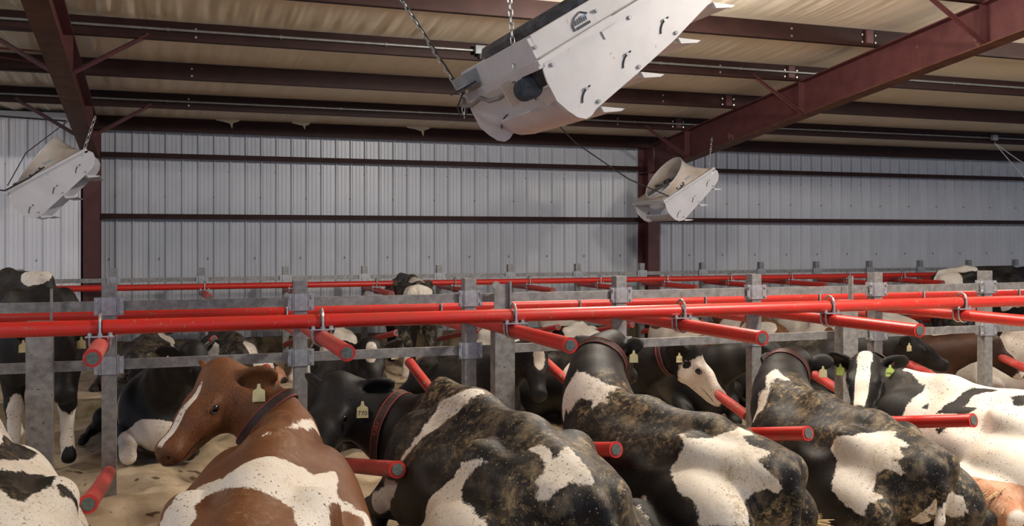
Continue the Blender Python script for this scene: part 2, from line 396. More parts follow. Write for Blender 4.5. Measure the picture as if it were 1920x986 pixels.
# wide support posts standing before the rails
for x, l in ((-.715, 'wide galvanized support post by the standing cow at left'), (2.325, 'wide galvanized support post behind the collared black cow'), (5.355, 'wide galvanized support post behind the green tagged cow')):
    t = thing('support_post', l, 'post', (x, 6.66, -.2))
    m = MB(); m.box((0, 0, .715), (.15, .11, 1.43)); o = m.build('tube', MAT['galv'], t)
    m = MB(); m.box((.062, .02, 1.50), (.012, .05, .26)); m.build('strap', MAT['galv'], t)
    if x > 2 and x < 3:
        m = MB(); m.box((.0, .03, 1.50), (.11, .012, .22)); m.cyl((-.04, .02, 1.6), (-.04, .04, 1.6), .03, 12); m.build('bracket_plate', MAT['galv'], t)

def pipe_run(label, y, z, xs, r, mat, near=True):
    t = thing('neck_rail', label, 'rail', ((xs[0] + xs[-1]) / 2, y, z)); off = t.location[:]
    for a, b in zip(xs[:-1], xs[1:]):
        MB().cyl((a + .012, y, z), (b - .012, y, z), r, 24).build('pipe', mat, t, smooth=True, off=off)
        MB().cyl((b - .035, y, z), (b + .035, y, z), r - .004, 20).build('joint_sleeve', MAT['dark'], t, smooth=True, off=off)
    return t
def ubolts(parent, x, y, z, r, zp):
    # tall hoop over the neck rail, hoop under the divider, and the plate between them (local to parent at 0)
    R = r + .010; zt = z + .075
    arc = [(x + .0, y + R * math.cos(a), zt - R + R * math.sin(a)) for a in np.linspace(0, math.pi, 9)]
    MB().tube([(x, y + R, z - r - .03)] + arc + [(x, y - R, z - r - .03)], .0075, 8).build('u_bolt', MAT['zinc'], parent, smooth=True, off=parent.location)
    for dy in (-.028, .028):
        arc = [(x + R * math.cos(a), y + dy, zp - R * math.sin(a)) for a in np.linspace(0, math.pi, 9)]
        MB().tube([(x + R, y + dy, z - r + .035)] + arc + [(x - R, y + dy, z - r + .035)], .0065, 8).build('u_bolt', MAT['zinc'], parent, smooth=True, off=parent.location)
    pl = MB().box((x, y, z - r - .004), (.15, .13, .008)).build('clamp_plate', MAT['zinc'], parent, off=parent.location)
    for dx, dy in ((-R, -.028), (R, -.028), (0, -R)):
        MB().cyl((x + dx, y + dy, z - r), (x + dx, y + dy, z - r + .014), .013, 6).build('nut', MAT['zinc'], pl, off=parent.location)
def divider(label, pts, r, mat, junction=None, group=None):
    a, b = V(*pts[0]), V(*pts[-1])
    t = thing('stall_divider', label, 'stall divider', tuple(a), group)
    MB().tube(pts, r, 24).build('pipe', mat, t, smooth=True, off=a)
    d = nrm(b - V(*pts[-2]))
    MB().tube([b - d * .012, b + d * .004], r + .0025, 24).build('end_rim', MAT['red'], t, smooth=True, off=a)
    MB().cyl(b - d * .001, b + d * .009, r * .72, 24).build('end_plug', MAT['pipe_end'], t, smooth=True, off=a)
    if junction: ubolts(t, *junction)
    return t
pipe_run('bright red neck rail above the nearest row of cows', RAIL_Y, RAIL_Z, SX[:11], PR, MAT['red'])
DZ = RAIL_Z - 2 * PR - .010
up_lab = {0: 'short upper red divider at far left, end facing the camera', 1: 'upper red divider above the brown cow', 2: 'upper red divider left of the cow head seen from behind',
          3: 'upper red divider ending above the white faced cow', 4: 'upper red divider ending above the green tagged cow', 5: 'upper red divider running out of the frame at right'}
for i in range(0, 6):
    x = SX[i + 2]; y1 = (5.2, 5.0, 4.93, 4.90, 4.96, 4.95)[i]
    divider(up_lab[i], [(x, 6.74, DZ), (x, 5.8, DZ), (x, y1, DZ)], PR, MAT['red_old'] if i < 2 else MAT['red'], (x, RAIL_Y, RAIL_Z, PR, DZ))
lo_end = {0: (-.325, 4.9, .514), 1: (1.125, 4.85, .568), 2: (2.355, 4.85, .578), 3: (3.62, 4.85, .582), 4: (4.884, 4.85, .578)}
lo_lab = {0: 'lower red divider resting near the sand at far left', 1: 'lower red divider between the brown cow and the collared black cow', 2: 'lower red divider right of the collared black cow',
          3: 'lower red divider before the white shouldered cow', 4: 'lower red divider crossing in front of the white cow'}
for i in range(0, 5):
    x = SX[i + 2]; e = lo_end[i]; a = V(x, 6.74, .24); e = V(*e); mid = (a + e) / 2 + V(0, 0, -.01)
    divider(lo_lab[i], [tuple(a), tuple(mid), tuple(e)], PR, MAT['red_old'] if i < 2 else MAT['red'])
# opposite row
OR_Y, OR_Z = 7.60, 1.185
pipe_run('darker red neck rail of the opposite row, behind the posts', OR_Y, OR_Z, SX[:], PR, MAT['red'])
for i in range(0, 9):
    x = SX[i + 2]; t = divider(ORD[i] + ' red divider of the opposite row counted from the left post', [(x, 6.88, OR_Z - .095), (x, 7.6, OR_Z - .095), (x, 8.55, OR_Z - .095)], PR, MAT['red_old'], (x, OR_Y, OR_Z, PR, OR_Z - .095), 'upper dividers of the opposite row')
    divider(ORD[i] + ' low slanting red divider of the opposite row counted from the left', [(x, 6.9, .27), (x - .04, 7.6, .47), (x - .09, 8.25, .66)], PR, MAT['red_old'], None, 'lower dividers of the opposite row')
# far row against the wall
FX = [-.665 + 1.22 * i for i in range(-3, 16)]
FP_Y, FR_Y, FR_Z = 15.2, 14.3, 1.06
for i, x in enumerate(FX):
    n = i - 3
    if not (-2 <= n <= 14): continue
    post(ORD[n + 2] + ' slim far post along the metal wall, counted from the left', (x, FP_Y, -.3), 1.60, (1.42, 1.05), False, 'far row posts')
rail('upper steel rail of the far posts before the metal wall', FP_Y, 1.125, .06, FX, MAT['galv'])
rail('lower steel rail of the far posts before the metal wall', FP_Y, .70, .06, FX, MAT['galv'])
pipe_run('far red neck rail in front of the metal wall', FR_Y, FR_Z, FX, PR, MAT['red'])
for i, x in enumerate(FX):
    n = i - 3
    if not (0 <= n <= 13): continue
    divider(ORD[n] + ' upper red divider of the far row, counted from the left', [(x, 15.1, FR_Z - .095), (x, 14.3, FR_Z - .095), (x + .02, 13.35, FR_Z - .10)], PR, MAT['red'], (x, FR_Y, FR_Z, PR, FR_Z - .095), 'upper dividers of the far row')
    divider(ORD[n] + ' lower red divider of the far row, counted from the left', [(x, 15.1, .12), (x + .02, 14.2, .27), (x + .08, 13.3, .42)], PR, MAT['red'], None, 'lower dividers of the far row')

# ------------------------------------------------------------------ fans
def text_mesh(s, size, mat, name='lettering'):
    c = bpy.data.curves.new(name, 'FONT'); c.body = s; c.size = size; c.align_x = 'CENTER'; c.align_y = 'CENTER'
    o = bpy.data.objects.new(name, c); COL.objects.link(o)
    dg = bpy.context.evaluated_depsgraph_get(); dg.update()
    me = bpy.data.meshes.new_from_object(o.evaluated_get(dg)); bpy.data.objects.remove(o); bpy.data.curves.remove(c)
    me.materials.clear(); me.materials.append(mat); return me

def fan(label, o, phi, L, W, vanes, big):
    o = V(*o); A = V(math.cos(phi), 0, math.sin(phi)); B = V(math.sin(phi), 0, -math.cos(phi)); Y = V(0, 1, 0)
    P = lambda a, b, y=0.: o + A * a + B * b + Y * y
    t = thing('hanging_fan', label, 'fan', tuple(P(L / 2, .2, W / 2))); off = t.location[:]
    S = L / 1.0 if not big else 1.0
    if big:
        poly = [(.0, .03), (.03, 0), (L - .03, 0), (L + .02, .02), (L + .05, .08), (L + .01, .15), (1.206, .208), (.84, .292), (.508, .344), (.172, .39), (.13, .408), (.086, .408), (.045, .375), (.010, .31), (-.02, .23), (-.015, .10)]
    else:
        poly = [(0, .03), (.02, 0), (1.0, 0), (1.035, .02), (1.06, .06), (1.045, .13), (1.0, .185), (.925, .226), (.57, .316), (.21, .405), (.14, .415), (.07, .39), (.02, .33), (-.01, .25), (-.03, .155)]
        poly = [(a * L, b * L) for a, b in poly]
    for y, n in ((0, 0), (W - .014, 1)):
        m = MB().prism([P(a, b, y) for a, b in poly], Y * .014); sp = m.build('side_plate', MAT['fan'], t, off=off)
        if not (n == 0): continue
        for (a, b) in ((.05 * L, .035), (.5 * L, .035), (.95 * L, .035)):
            bolt_mb(P(a, b, -.001), -Y, .012, .008).build('bolt', MAT['zinc'], sp, off=off)
    for av, bv in vanes:
        q = [(av - .075, bv - .10), (av - .062, bv - .045), (av - .035, bv + .01), (av + .02, bv + .06), (av + .115, bv + .105)]
        q2 = [(a + .010, b - .010) for a, b in q]; q2[-1] = (q[-1][0] + .004, q[-1][1] - .004)
        m = MB()
        n = len(q); vs = [P(a, b, y) for y in (.016, W - .016) for a, b in q + q2[::-1]]
        k = 2 * n; fs = [(i, (i + 1) % k, k + (i + 1) % k, k + i) for i in range(k)]
        fs += [(i, i + 1, k - 2 - i, k - 1 - i) for i in range(n - 1)] + [(k + i, k + k - 1 - i, k + k - 2 - i, k + i + 1) for i in range(n - 1)]
        m.add(vs, fs)
        # tips stick out past the near plate
        m.prism([P(av + .0, bv + .02, -.012), P(av + .13, bv + .108, -.012), P(av + .10, bv + .108, -.012), P(av - .0, bv + .06, -.012)], Y * .03)
        vo = m.build('vane', MAT['fan'], t, off=off, smooth=True)
        for yy, sg in ((-.001, -1), (W - .014, -1)):
            arc = [P(av + .01 - .105 * math.sin(q_), bv - .012 - .105 * math.cos(q_), yy) for q_ in np.linspace(0., 1.15, 7)]
            MB().tube([p + Y * -.001 for p in arc], .0055, 6).build('slot', MAT['dark'], vo, off=off)
        if True:
            bolt_mb(P(av + .01 - .105 * math.sin(.3), bv - .012 - .105 * math.cos(.3), -.004), -Y, .011, .009).build('bolt', MAT['zinc'], vo, off=off)
            bolt_mb(P(av + .01, bv - .012, -.001), -Y, .012, .008).build('bolt', MAT['boxgrey'], vo, off=off)
    # frame of four channels
    for a0, a1, y in ((-.02, L + .02, -.012), (-.02, L + .02, W + .012)):
        MB().bar(P(a0, -.012, y), P(a1, -.012, y), .05, .03, up=-B).build('frame_channel', MAT['fan'], t, off=off)
    for a in (-.0, L):
        MB().bar(P(a, -.005, 0), P(a, -.005, W), .035, .055, up=-B).build('frame_channel', MAT['fan'], t, off=off)
    def ring(s, n=64, box=0):
        out = []
        for k in range(n):
            u = 2 * math.pi * k / n; c, sn = math.cos(u), math.sin(u)
            mx = max(abs(c), abs(sn)); sq = (L / 2 + c / mx * (L / 2 - .02), W / 2 + sn / mx * (W / 2 - .02), -.02)
            if big: ci = (L / 2 + c * (L / 2 - .06), W / 2 + sn * (W / 2 - .06), -.30)
            else:
                ca, cb = .4375 * L, -.2045 * L; r = .40 * L; tl = math.radians(23.6)
                ci = (ca + c * r * math.cos(tl), W / 2 + sn * W * .40, cb - c * r * math.sin(tl))
            e = s; g = 1 - (1 - s) ** 1.6 if not big else s
            out.append(P(*(sq[0] + (ci[0] - sq[0]) * g, sq[2] + (ci[2] - sq[2]) * e, sq[1] + (ci[1] - sq[1]) * g)))
        return out
    def loft(rs, name, mat):
        m = MB(); n = len(rs[0]); vs = [p for r in rs for p in r]
        m.add(vs, [(i * n + k, i * n + (k + 1) % n, (i + 1) * n + (k + 1) % n, (i + 1) * n + k) for i in range(len(rs) - 1) for k in range(n)])
        ob = m.build(name, mat, t, off=off, smooth=True)
        so = ob.modifiers.new('thick', 'SOLIDIFY'); so.thickness = .012; so.offset = 0
        return ob
    if big:
        cs = [(.0, -.0), (L, 0), (L, W), (0, W)]
        def rect(i, b): return [P(i, b, i), P(L - i, b, i), P(L - i, b, W - i), P(i, b, W - i)]
        r0, r1 = rect(.02, -.03), rect(.05, -.165)
        for i in range(4):
            j = (i + 1) % 4
            d = nrm(np.cross(r0[j] - r0[i], r1[i] - r0[i])) * .01
            MB().prism([r0[i], r0[j], r1[j], r1[i]], d).build('housing_panel', MAT['fan'], t, off=off)
            MB().tube([r1[i], r1[j]], .010, 8).build('housing_lip', MAT['fan'], t, off=off)
        # seam straps on the near panel, badge
        for a in (.005, .46, .9):
            e0 = P(.02 + a, -.035, .014); e1 = P(.04 + a, -.16, .043)
            MB().bar(e0, e1, .05, .006, up=-Y).build('seam_strap', MAT['fan'], t, off=off)
            bolt_mb(P(.03 + a, -.10, .022), -Y, .012, .012).build('bolt', MAT['zinc'], t, off=off)
        MB().tube([P(L / 2 + math.cos(u) * (L / 2 - .09), -.20, W / 2 + math.sin(u) * (W / 2 - .09)) for u in np.linspace(0, 2 * math.pi, 48, endpoint=False)], .05, 8, closed=True).build('intake_ring', MAT['grille'], t, off=off, smooth=True)
        g = MB()
        for i in range(15):
            yy = W / 2 + (i - 7) * W * .058; hw = math.sqrt(max(0, (L / 2 - .1) ** 2 - (yy - W / 2) ** 2)); g.cyl(P(L / 2 - hw, -.22, yy), P(L / 2 + hw, -.22, yy), .004, 6)
        g.build('intake_grille', MAT['grille'], t, off=off)
        # badge: barn outline over three lines of print on the near panel
        nb = nrm(r1[0] - r0[0]); cpt = (r0[0] + r1[0]) / 2 + A * .335 - Y * .014
        Q = lambda x, y, d=0.: cpt + A * x + nb * y - Y * d
        st = [(-.062, -.04), (-.062, .0), (-.03, .034), (.015, .048), (.058, .018)]
        bd = MB()
        for p, q in zip(st[:-1], st[1:]): bd.bar(Q(*p), Q(*q), .009, .002, up=Y)
        bo = bd.build('badge', MAT['ink'], t, off=off)
        lt = link('badge_bars', MB().bar(Q(-.045, -.034, .001), Q(.055, -.034, .001), .016, .002, up=Y).mesh('badge_bars', MAT['ink'], off=np.array(off)), bo)
        lt2 = MB()
        for i in range(6): lt2.bar(Q(-.044 + i * .016, -.014, .001), Q(-.040 + i * .016, .012 + .004 * (i % 3), .001), .007, .002, up=Y)
        lt2.build('badge_letters', MAT['ink'], bo, off=off)
        MB().bar(Q(.01, .014, .001), Q(.04, .010, .001), .02, .002, up=Y).build('badge_window', MAT['blue_ink'], bo, off=off)
        # mounting lug cut-out plate on the near side plate
        MB().bar(P(.44, .045, -.004), P(.56, .045, -.004), .05, .006, up=-Y).build('lug_plate', MAT['fan'], t, off=off)
        # motor, pulley plate, hose and control box at the low end
        mo = MB(); mo.bar(P(.02, .06, .28), P(.16, .06, .28), .24, .14, up=B); mb_ = mo.build('motor', MAT['dark'], t, off=off)
        m = MB(); m.cyl(P(-.01, .10, .24), P(-.01, .10, .40), .058, 20)
        for i in range(7): m.cyl(P(-.01, .10, .25 + i * .022), P(-.01, .10, .258 + i * .022), .070, 20)
        m.build('motor_body', MAT['steelblue'], mb_, off=off, smooth=True)
        MB().bar(P(-.04, .0, .50), P(-.04, .16, .50), .10, .02, up=Y).build('motor_bracket', MAT['fan_tan'], t, off=off)
        ho = MB().tube([P(-.05, .0, 1.36), P(-.10, .03, 1.28), P(-.09, .05, 1.15), P(-.06, .03, 1.0), P(-.07, .07, .86), P(-.06, .08, .70), P(-.02, .06, .56), P(.02, .05, .46)], .016, 10).build('wiring_hose', MAT['conduit'], t, off=off, smooth=True)
        bx = MB(); bx.bar(P(.0, -.11, 1.06), P(.0, -.11, 1.38), .12, .10, up=B); b_ = bx.build('control_box', MAT['boxgrey'], t, off=off)
        MB().bar(P(-.065, -.08, 1.04), P(-.065, -.08, 1.37), .012, .10, up=A).build('box_cover', MAT['dark'], b_, off=off)
        MB().bar(P(-.074, -.09, 1.10), P(-.074, -.09, 1.28), .005, .022, up=A).build('box_label', MAT['label'], b_, off=off)
        MB().tube([P(-.05, -.04, 1.34), P(-.11, .02, 1.40), P(-.12, .10, 1.42), P(-.07, .09, 1.39), P(-.04, -.02, 1.37)], .006, 6).build('loose_wire', MAT['black'], t, off=off, smooth=True)
    else:
        loft([ring(s) for s in (0, .12, .25, .4, .55, .7, .82, .92, 1.)], 'intake_cone', MAT['fan_tan'])
        rim = ring(1.0); MB().tube(rim, .010, 6, closed=True).build('cone_rim', MAT['fan'], t, off=off, smooth=True)
        ctr = P(.46 * L, -.10 * L, W / 2); nv = nrm(-B)
        g = MB(); g.cyl(ctr, ctr + nv * .05, .06, 16); g.build('fan_hub', MAT['dark'], t, off=off, smooth=True)
        for k in range(5):
            u = k * 2 * math.pi / 5 + .3; d = A * math.cos(u) + Y * math.sin(u); s_ = np.cross(nv, d)
            MB().prism([ctr + d * .05 + s_ * -.03, ctr + d * .33 + s_ * -.07, ctr + d * .35 + s_ * .05, ctr + d * .05 + s_ * .03], nv * .008 + s_ * .004).build('blade', MAT['blade'], t, off=off)
        MB().bar(ctr - A * .40 * L, ctr + A * .40 * L, .03, .03, up=B).build('motor_mount', MAT['grille'], t, off=off)
        MB().bar(ctr - Y * .42 * W + B * .04, ctr + Y * .42 * W + B * .04, .03, .03, up=B).build('motor_mount', MAT['grille'], t, off=off)
        for s_ in (-.08, 0, .05):
            bolt_mb(P(.40 * L + s_, -.055 - .02 * (s_ > 0), .045), -Y, .014, .02).build('bolt', MAT['dark'], t, off=off)
        MB().bar(P(.52 * L, -.085, .052), P(.62 * L, -.085, .058), .05, .012, up=-Y).build('badge', MAT['boxgrey'], t, off=off)
    return P
Pb = fan('large white hanging fan with slatted underside filling the top of the view', (2.046, 5.2, 2.744), math.radians(32), 1.30, 1.45, [(.20, .37), (.54, .325), (.87, .27), (1.2, .20)], True)
Pr = fan('small white hanging fan before the right steel column', (7.12, 13.0, 2.29), math.radians(30.8), .985, 1.0, [(.16, .375), (.50, .31), (.84, .225)], False)
Pl = fan('small white hanging fan at the left steel column', (-1.70, 12.6, 2.265), math.radians(31.5), .985, 1.0, [(.16, .375), (.50, .31), (.84, .225)], False)

def link_mesh():
    pts = []
    for a in np.linspace(-math.pi / 2, math.pi / 2, 5): pts.append((.0095 * math.sin(a) , 0, .012 + .0095 * math.cos(a)))
    for a in np.linspace(math.pi / 2, 3 * math.pi / 2, 5): pts.append((.0095 * math.sin(a), 0, -.012 + .0095 * math.cos(a)))
    return MB().tube(pts, .0036, 6, closed=True).mesh('chain_link', MAT['zinc'], True)
LINK = link_mesh()
def chain(label, a, b, cat='chain', sc=1.):
    a = V(*a); b = V(*b); t = thing('hanging_chain', label, cat, tuple(a)); d = b - a; L = np.linalg.norm(d); n = int(L / (.033 * sc)); q = Vector(d).to_track_quat('Z', 'X').to_euler()
    for i in range(n):
        o = link('chain_link', LINK, t, tuple(d * (i + .5) / n)); o.rotation_mode = 'QUATERNION'
        o.rotation_quaternion = Vector(d).to_track_quat('Z', 'X') @ Matrix.Rotation(math.pi / 2 * (i % 2) + .2, 3, 'Z').to_quaternion(); o.scale = (sc, sc, sc)
    return t
def cable(label, pts, r=.006, mat='black'):
    p = MB().tube(pts, r, 6).build('cable', MAT[mat], smooth=True, off=pts[0], loc=pts[0]); return tag(p, label, 'cable')
c0 = Pb(-.0, -.03, .38)
chain('pale chain rising from the low end of the large fan', c0, (c0[0] - .16, c0[1] + .05, 4.83), sc=1.25)
c1 = Pb(-.02, .0, 1.44)
e1 = V(c1[0] - 1.28, c1[1] + .1, 4.68)
chain('chain slanting up left from the control box of the large fan', c1, e1, sc=1.1)
cable('black cable slanting along the chain to the large fan', [tuple(c1 + V(0, 0, .03)), tuple(c1 * .5 + e1 * .5 + V(.02, 0, -.02)), tuple(e1 + V(.03, 0, 0))], .008)
chain('short chain hanging from the low corner of the large fan', c1 + V(-.02, 0, .02), c1 + V(0, 0, -.13))
c2 = Pr(.98, -.02, .1); chain('short chain between the right small fan and rafter', c2, (c2[0] + .15, c2[1] + .15, 3.32), sc=1.2)
c3 = Pl(.96, -.02, .1); chain('short chain between the left small fan and rafter', c3, (c3[0] + .12, c3[1] + .15, 3.22), sc=1.6)
c4 = Pr(.02, -.03, .0); cable('thin dark cable slanting down to the right small fan', [(5.2, 13.3, 3.70), (5.75, 13.2, 3.15), (6.55, 13.05, 2.62), tuple(c4 + V(.12, 0, .03)), tuple(Pr(.45, -.05, .03))], .010)
c5 = Pl(.0, -.03, 0.)
cable('dark cable running level to the left small fan', [(-4.6, 12.6, 3.30), (-2.2, 12.75, 3.19), (-1.1, 12.9, 3.16)], .012)
cable('dark cable looping along the left small fan edge', [(-3.2, 12.5, 2.40), (-2.1, 12.5, 2.32), tuple(c5 + V(0, -.06, 0)), tuple(Pl(.30, -.03, -.04)), tuple(Pl(.5, -.06, -.02))], .010)
cable('thin cable from the left fan mouth to the wall', [tuple(c5 + V(.02, 0, .06)), (-1.52, 12.75, 2.75), (-1.08, 12.9, 3.16)], .006)
# junction boxes on the conduits with dropped cords
def jbox(label, x, y, z, cords):
    t = thing('junction_box', label, 'junction box', (x, y, z))
    MB().box((0, 0, 0), (.13, .06, .10)).build('box', MAT['boxgrey'], t); MB().cyl((0, 0, -.05), (0, 0, -.11), .022, 10).build('gland', MAT['dark'], t, smooth=True)
    return t
zc = roof_z(11.38) - .10
jbox('grey junction box on the conduit left of the large fan', 3.65, 11.28, zc, 0)
zc2 = roof_z(14.52) - .115
jbox('grey junction box on the far conduit at the right edge', 15.05, 14.42, zc2, 0)
for dx, dz, l in ((.55, -.75, 'pale rope dropping steeply from the right junction box'), (.9, -.62, 'pale rope dropping slackly from the right junction box')):
    cable(l, [(15.05, 14.42, zc2 - .10), (15.05 + dx * .5, 14.3, zc2 - .15 + dz * .42), (15.05 + dx * 1.2, 14.2, zc2 + dz * 1.2)], .009, 'label')

# ------------------------------------------------------------------ cows: one continuous surface each, from blended solids
def smin(a, b, k):
    h = np.maximum(k - np.abs(a - b), 0) / k
    return np.minimum(a, b) - h * h * k * .25
def rotm(ax, ay, az):
    return np.array(Matrix.Rotation(az, 3, 'Z') @ Matrix.Rotation(ay, 3, 'Y') @ Matrix.Rotation(ax, 3, 'X'))
class Body:
    def __init__(s): s.p = []
    def ell(s, c, r, k=.06, R=None, sub=False): s.p.append(('e', V(*c), V(*r), R, k, sub)); return s
    def cap(s, a, b, ra, rb, k=.05, flat=None): s.p.append(('c', V(*a), V(*b), (ra, rb, flat), k, False)); return s
    def chain(s, pts, rs, k=.05):
        for i in range(len(pts) - 1): s.cap(pts[i], pts[i + 1], rs[i], rs[i + 1], k)
        return s
    def dist(s, p, x):
        if p[0] == 'e':
            q = x - p[1]
            if p[3] is not None: q = q @ p[3]
            k0 = np.sqrt(((q / p[2]) ** 2).sum(-1)); k1 = np.sqrt(((q / p[2] ** 2) ** 2).sum(-1)) + 1e-9
            return k0 * (k0 - 1) / k1
        a, b, (ra, rb, flat) = p[1], p[2], p[3]; ba = b - a; pa = x - a
        if flat is not None:
            n, sc = flat; pa = pa + (pa @ n)[..., None] * n * (sc - 1)
        t = np.clip((pa @ ba) / (ba @ ba + 1e-12), 0, 1)
        return np.linalg.norm(pa - t[..., None] * ba, axis=-1) - (ra + (rb - ra) * t)
    def bb(s, p):
        if p[0] == 'e': r = p[2].max() if p[3] is not None else p[2]; return p[1] - r, p[1] + r
        r = max(p[3][0], p[3][1]); return np.minimum(p[1], p[2]) - r, np.maximum(p[1], p[2]) + r
    def at(s, x):
        d = np.full(x.shape[:-1], 1.)
        for p in s.p:
            q = s.dist(p, x)
            d = -smin(-d, q, p[4]) if p[5] else smin(d, q, p[4])
        return d
    def surface(s, h):
        lo = np.min([s.bb(p)[0] for p in s.p if not p[5]], 0) - 3 * h; hi = np.max([s.bb(p)[1] for p in s.p if not p[5]], 0) + 3 * h
        n = np.ceil((hi - lo) / h).astype(int) + 1; ax = [lo[i] + h * np.arange(n[i]) for i in range(3)]
        D = np.full(n, 1., np.float32)
        for p in s.p:
            a, b = s.bb(p); m = p[4] + 2 * h
            i0 = np.maximum(np.floor((a - m - lo) / h).astype(int), 0); i1 = np.minimum(np.ceil((b + m - lo) / h).astype(int) + 1, n)
            sl = tuple(slice(i0[i], i1[i]) for i in range(3))
            g = np.stack(np.meshgrid(*[ax[i][sl[i]] for i in range(3)], indexing='ij'), -1)
            q = s.dist(p, g)
            D[sl] = -smin(-D[sl], q, p[4]) if p[5] else smin(D[sl], q, p[4])
        ins = D < 0
        c = [ins[i:n[0] - 1 + i, j:n[1] - 1 + j, k:n[2] - 1 + k] for i in (0, 1) for j in (0, 1) for k in (0, 1)]
        cnt = sum(x.astype(np.int8) for x in c); act = (cnt > 0) & (cnt < 8)
        I = np.argwhere(act); ids = np.full(act.shape, -1, np.int64); ids[act] = np.arange(len(I))
        acc = np.zeros((len(I), 3)); num = np.zeros(len(I))
        cor = [np.array((i, j, k)) for i in (0, 1) for j in (0, 1) for k in (0, 1)]
        vals = [D[I[:, 0] + o[0], I[:, 1] + o[1], I[:, 2] + o[2]] for o in cor]
        for a in range(8):
            for b in range(a + 1, 8):
                if abs(cor[a] - cor[b]).sum() != 1: continue
                va, vb = vals[a], vals[b]; x = (va < 0) != (vb < 0); t = np.where(x, va / np.where(x, va - vb, 1), 0)
                acc += np.where(x[:, None], cor[a] + t[:, None] * (cor[b] - cor[a]), 0); num += x
        vs = lo + h * (I + acc / num[:, None])
        qs = []
        for axx in range(3):
            u, v = (axx + 1) % 3, (axx + 2) % 3
            s0 = [slice(None)] * 3; s1 = [slice(None)] * 3; s0[axx] = slice(0, -1); s1[axx] = slice(1, None)
            E_ = np.argwhere(ins[tuple(s0)] != ins[tuple(s1)]); f = ins[tuple(s0)][tuple(E_.T)]
            ok = (E_[:, u] > 0) & (E_[:, v] > 0); E_ = E_[ok]; f = f[ok]
            eu = np.zeros(3, int); eu[u] = 1; ev = np.zeros(3, int); ev[v] = 1
            q = np.stack([ids[tuple((E_ - eu - ev).T)], ids[tuple((E_ - ev).T)], ids[tuple(E_.T)], ids[tuple((E_ - eu).T)]], 1)
            q[~f] = q[~f][:, ::-1]; qs.append(q)
        q = np.concatenate(qs); q = q[(q >= 0).all(1)]
        # pull the vertices onto the blended surface
        return vs, q

def head_frame(poll, nose, up=(0, 0, 1)):
    u = nrm(V(*nose) - V(*poll)); w = V(*up) - u * (V(*up) @ u); w = nrm(w); v = np.cross(w, u)
    return u, v, w
def ear_axes(H, u, v, w, s, ed, sc):
    e = nrm(v * s * .80 - u * .45 - w * (.06 + ed)); n = u * .75 + v * s * .45; n = nrm(n - e * (n @ e)); f = np.cross(n, e)
    return e, np.stack([e, f, n], 1), H(.02, s * .085, -.05) + e * .105 * sc
def add_head(B, poll, nose, up, ears=(0., 0.), sc=1.):
    u, v, w = head_frame(poll, nose, up); O = V(*poll)
    H = lambda a, b, c: O + (u * a + v * b + w * c) * sc
    R = np.stack([u, v, w], 1)
    B.ell(H(.075, 0, -.085), (.125 * sc, .108 * sc, .108 * sc), .05, R)
    B.cap(H(.10, 0, -.075), H(.26, 0, -.075), .100 * sc, .086 * sc, .05)
    B.cap(H(.26, 0, -.080), H(.43, 0, -.090), .084 * sc, .066 * sc, .05)
    B.ell(H(.462, 0, -.092), (.060 * sc, .078 * sc, .066 * sc), .04, R)
    B.cap(H(.12, 0, -.165), H(.40, 0, -.138), .070 * sc, .044 * sc, .05)
    for s in (-1, 1):
        B.ell(H(.13, s * .062, -.15), (.10 * sc, .045 * sc, .085 * sc), .05, R)
        B.ell(H(.185, s * .082, -.034), (.055 * sc, .030 * sc, .030 * sc), .03, R)
        B.ell(H(.510, s * .036, -.080), (.016 * sc, .014 * sc, .012 * sc), .012, R, sub=True)
        ed = ears[0 if s > 0 else 1]
        e, Re, c = ear_axes(H, u, v, w, s, ed, sc)
        B.cap(H(.02, s * .07, -.05), c - e * .05 * sc, .030 * sc, .036 * sc, .03)
        B.ell(c, (.128 * sc, .076 * sc, .024 * sc), .02, Re)
        B.ell(c + Re[:, 2] * .026 * sc + e * .005, (.095 * sc, .052 * sc, .022 * sc), .014, Re, sub=True)
    B.ell(H(.0, 0, -.018), (.05 * sc, .07 * sc, .05 * sc), .05, R)
    return H, R
def bez(a, b, c, t): return a * (1 - t) ** 2 + b * 2 * t * (1 - t) + c * t * t

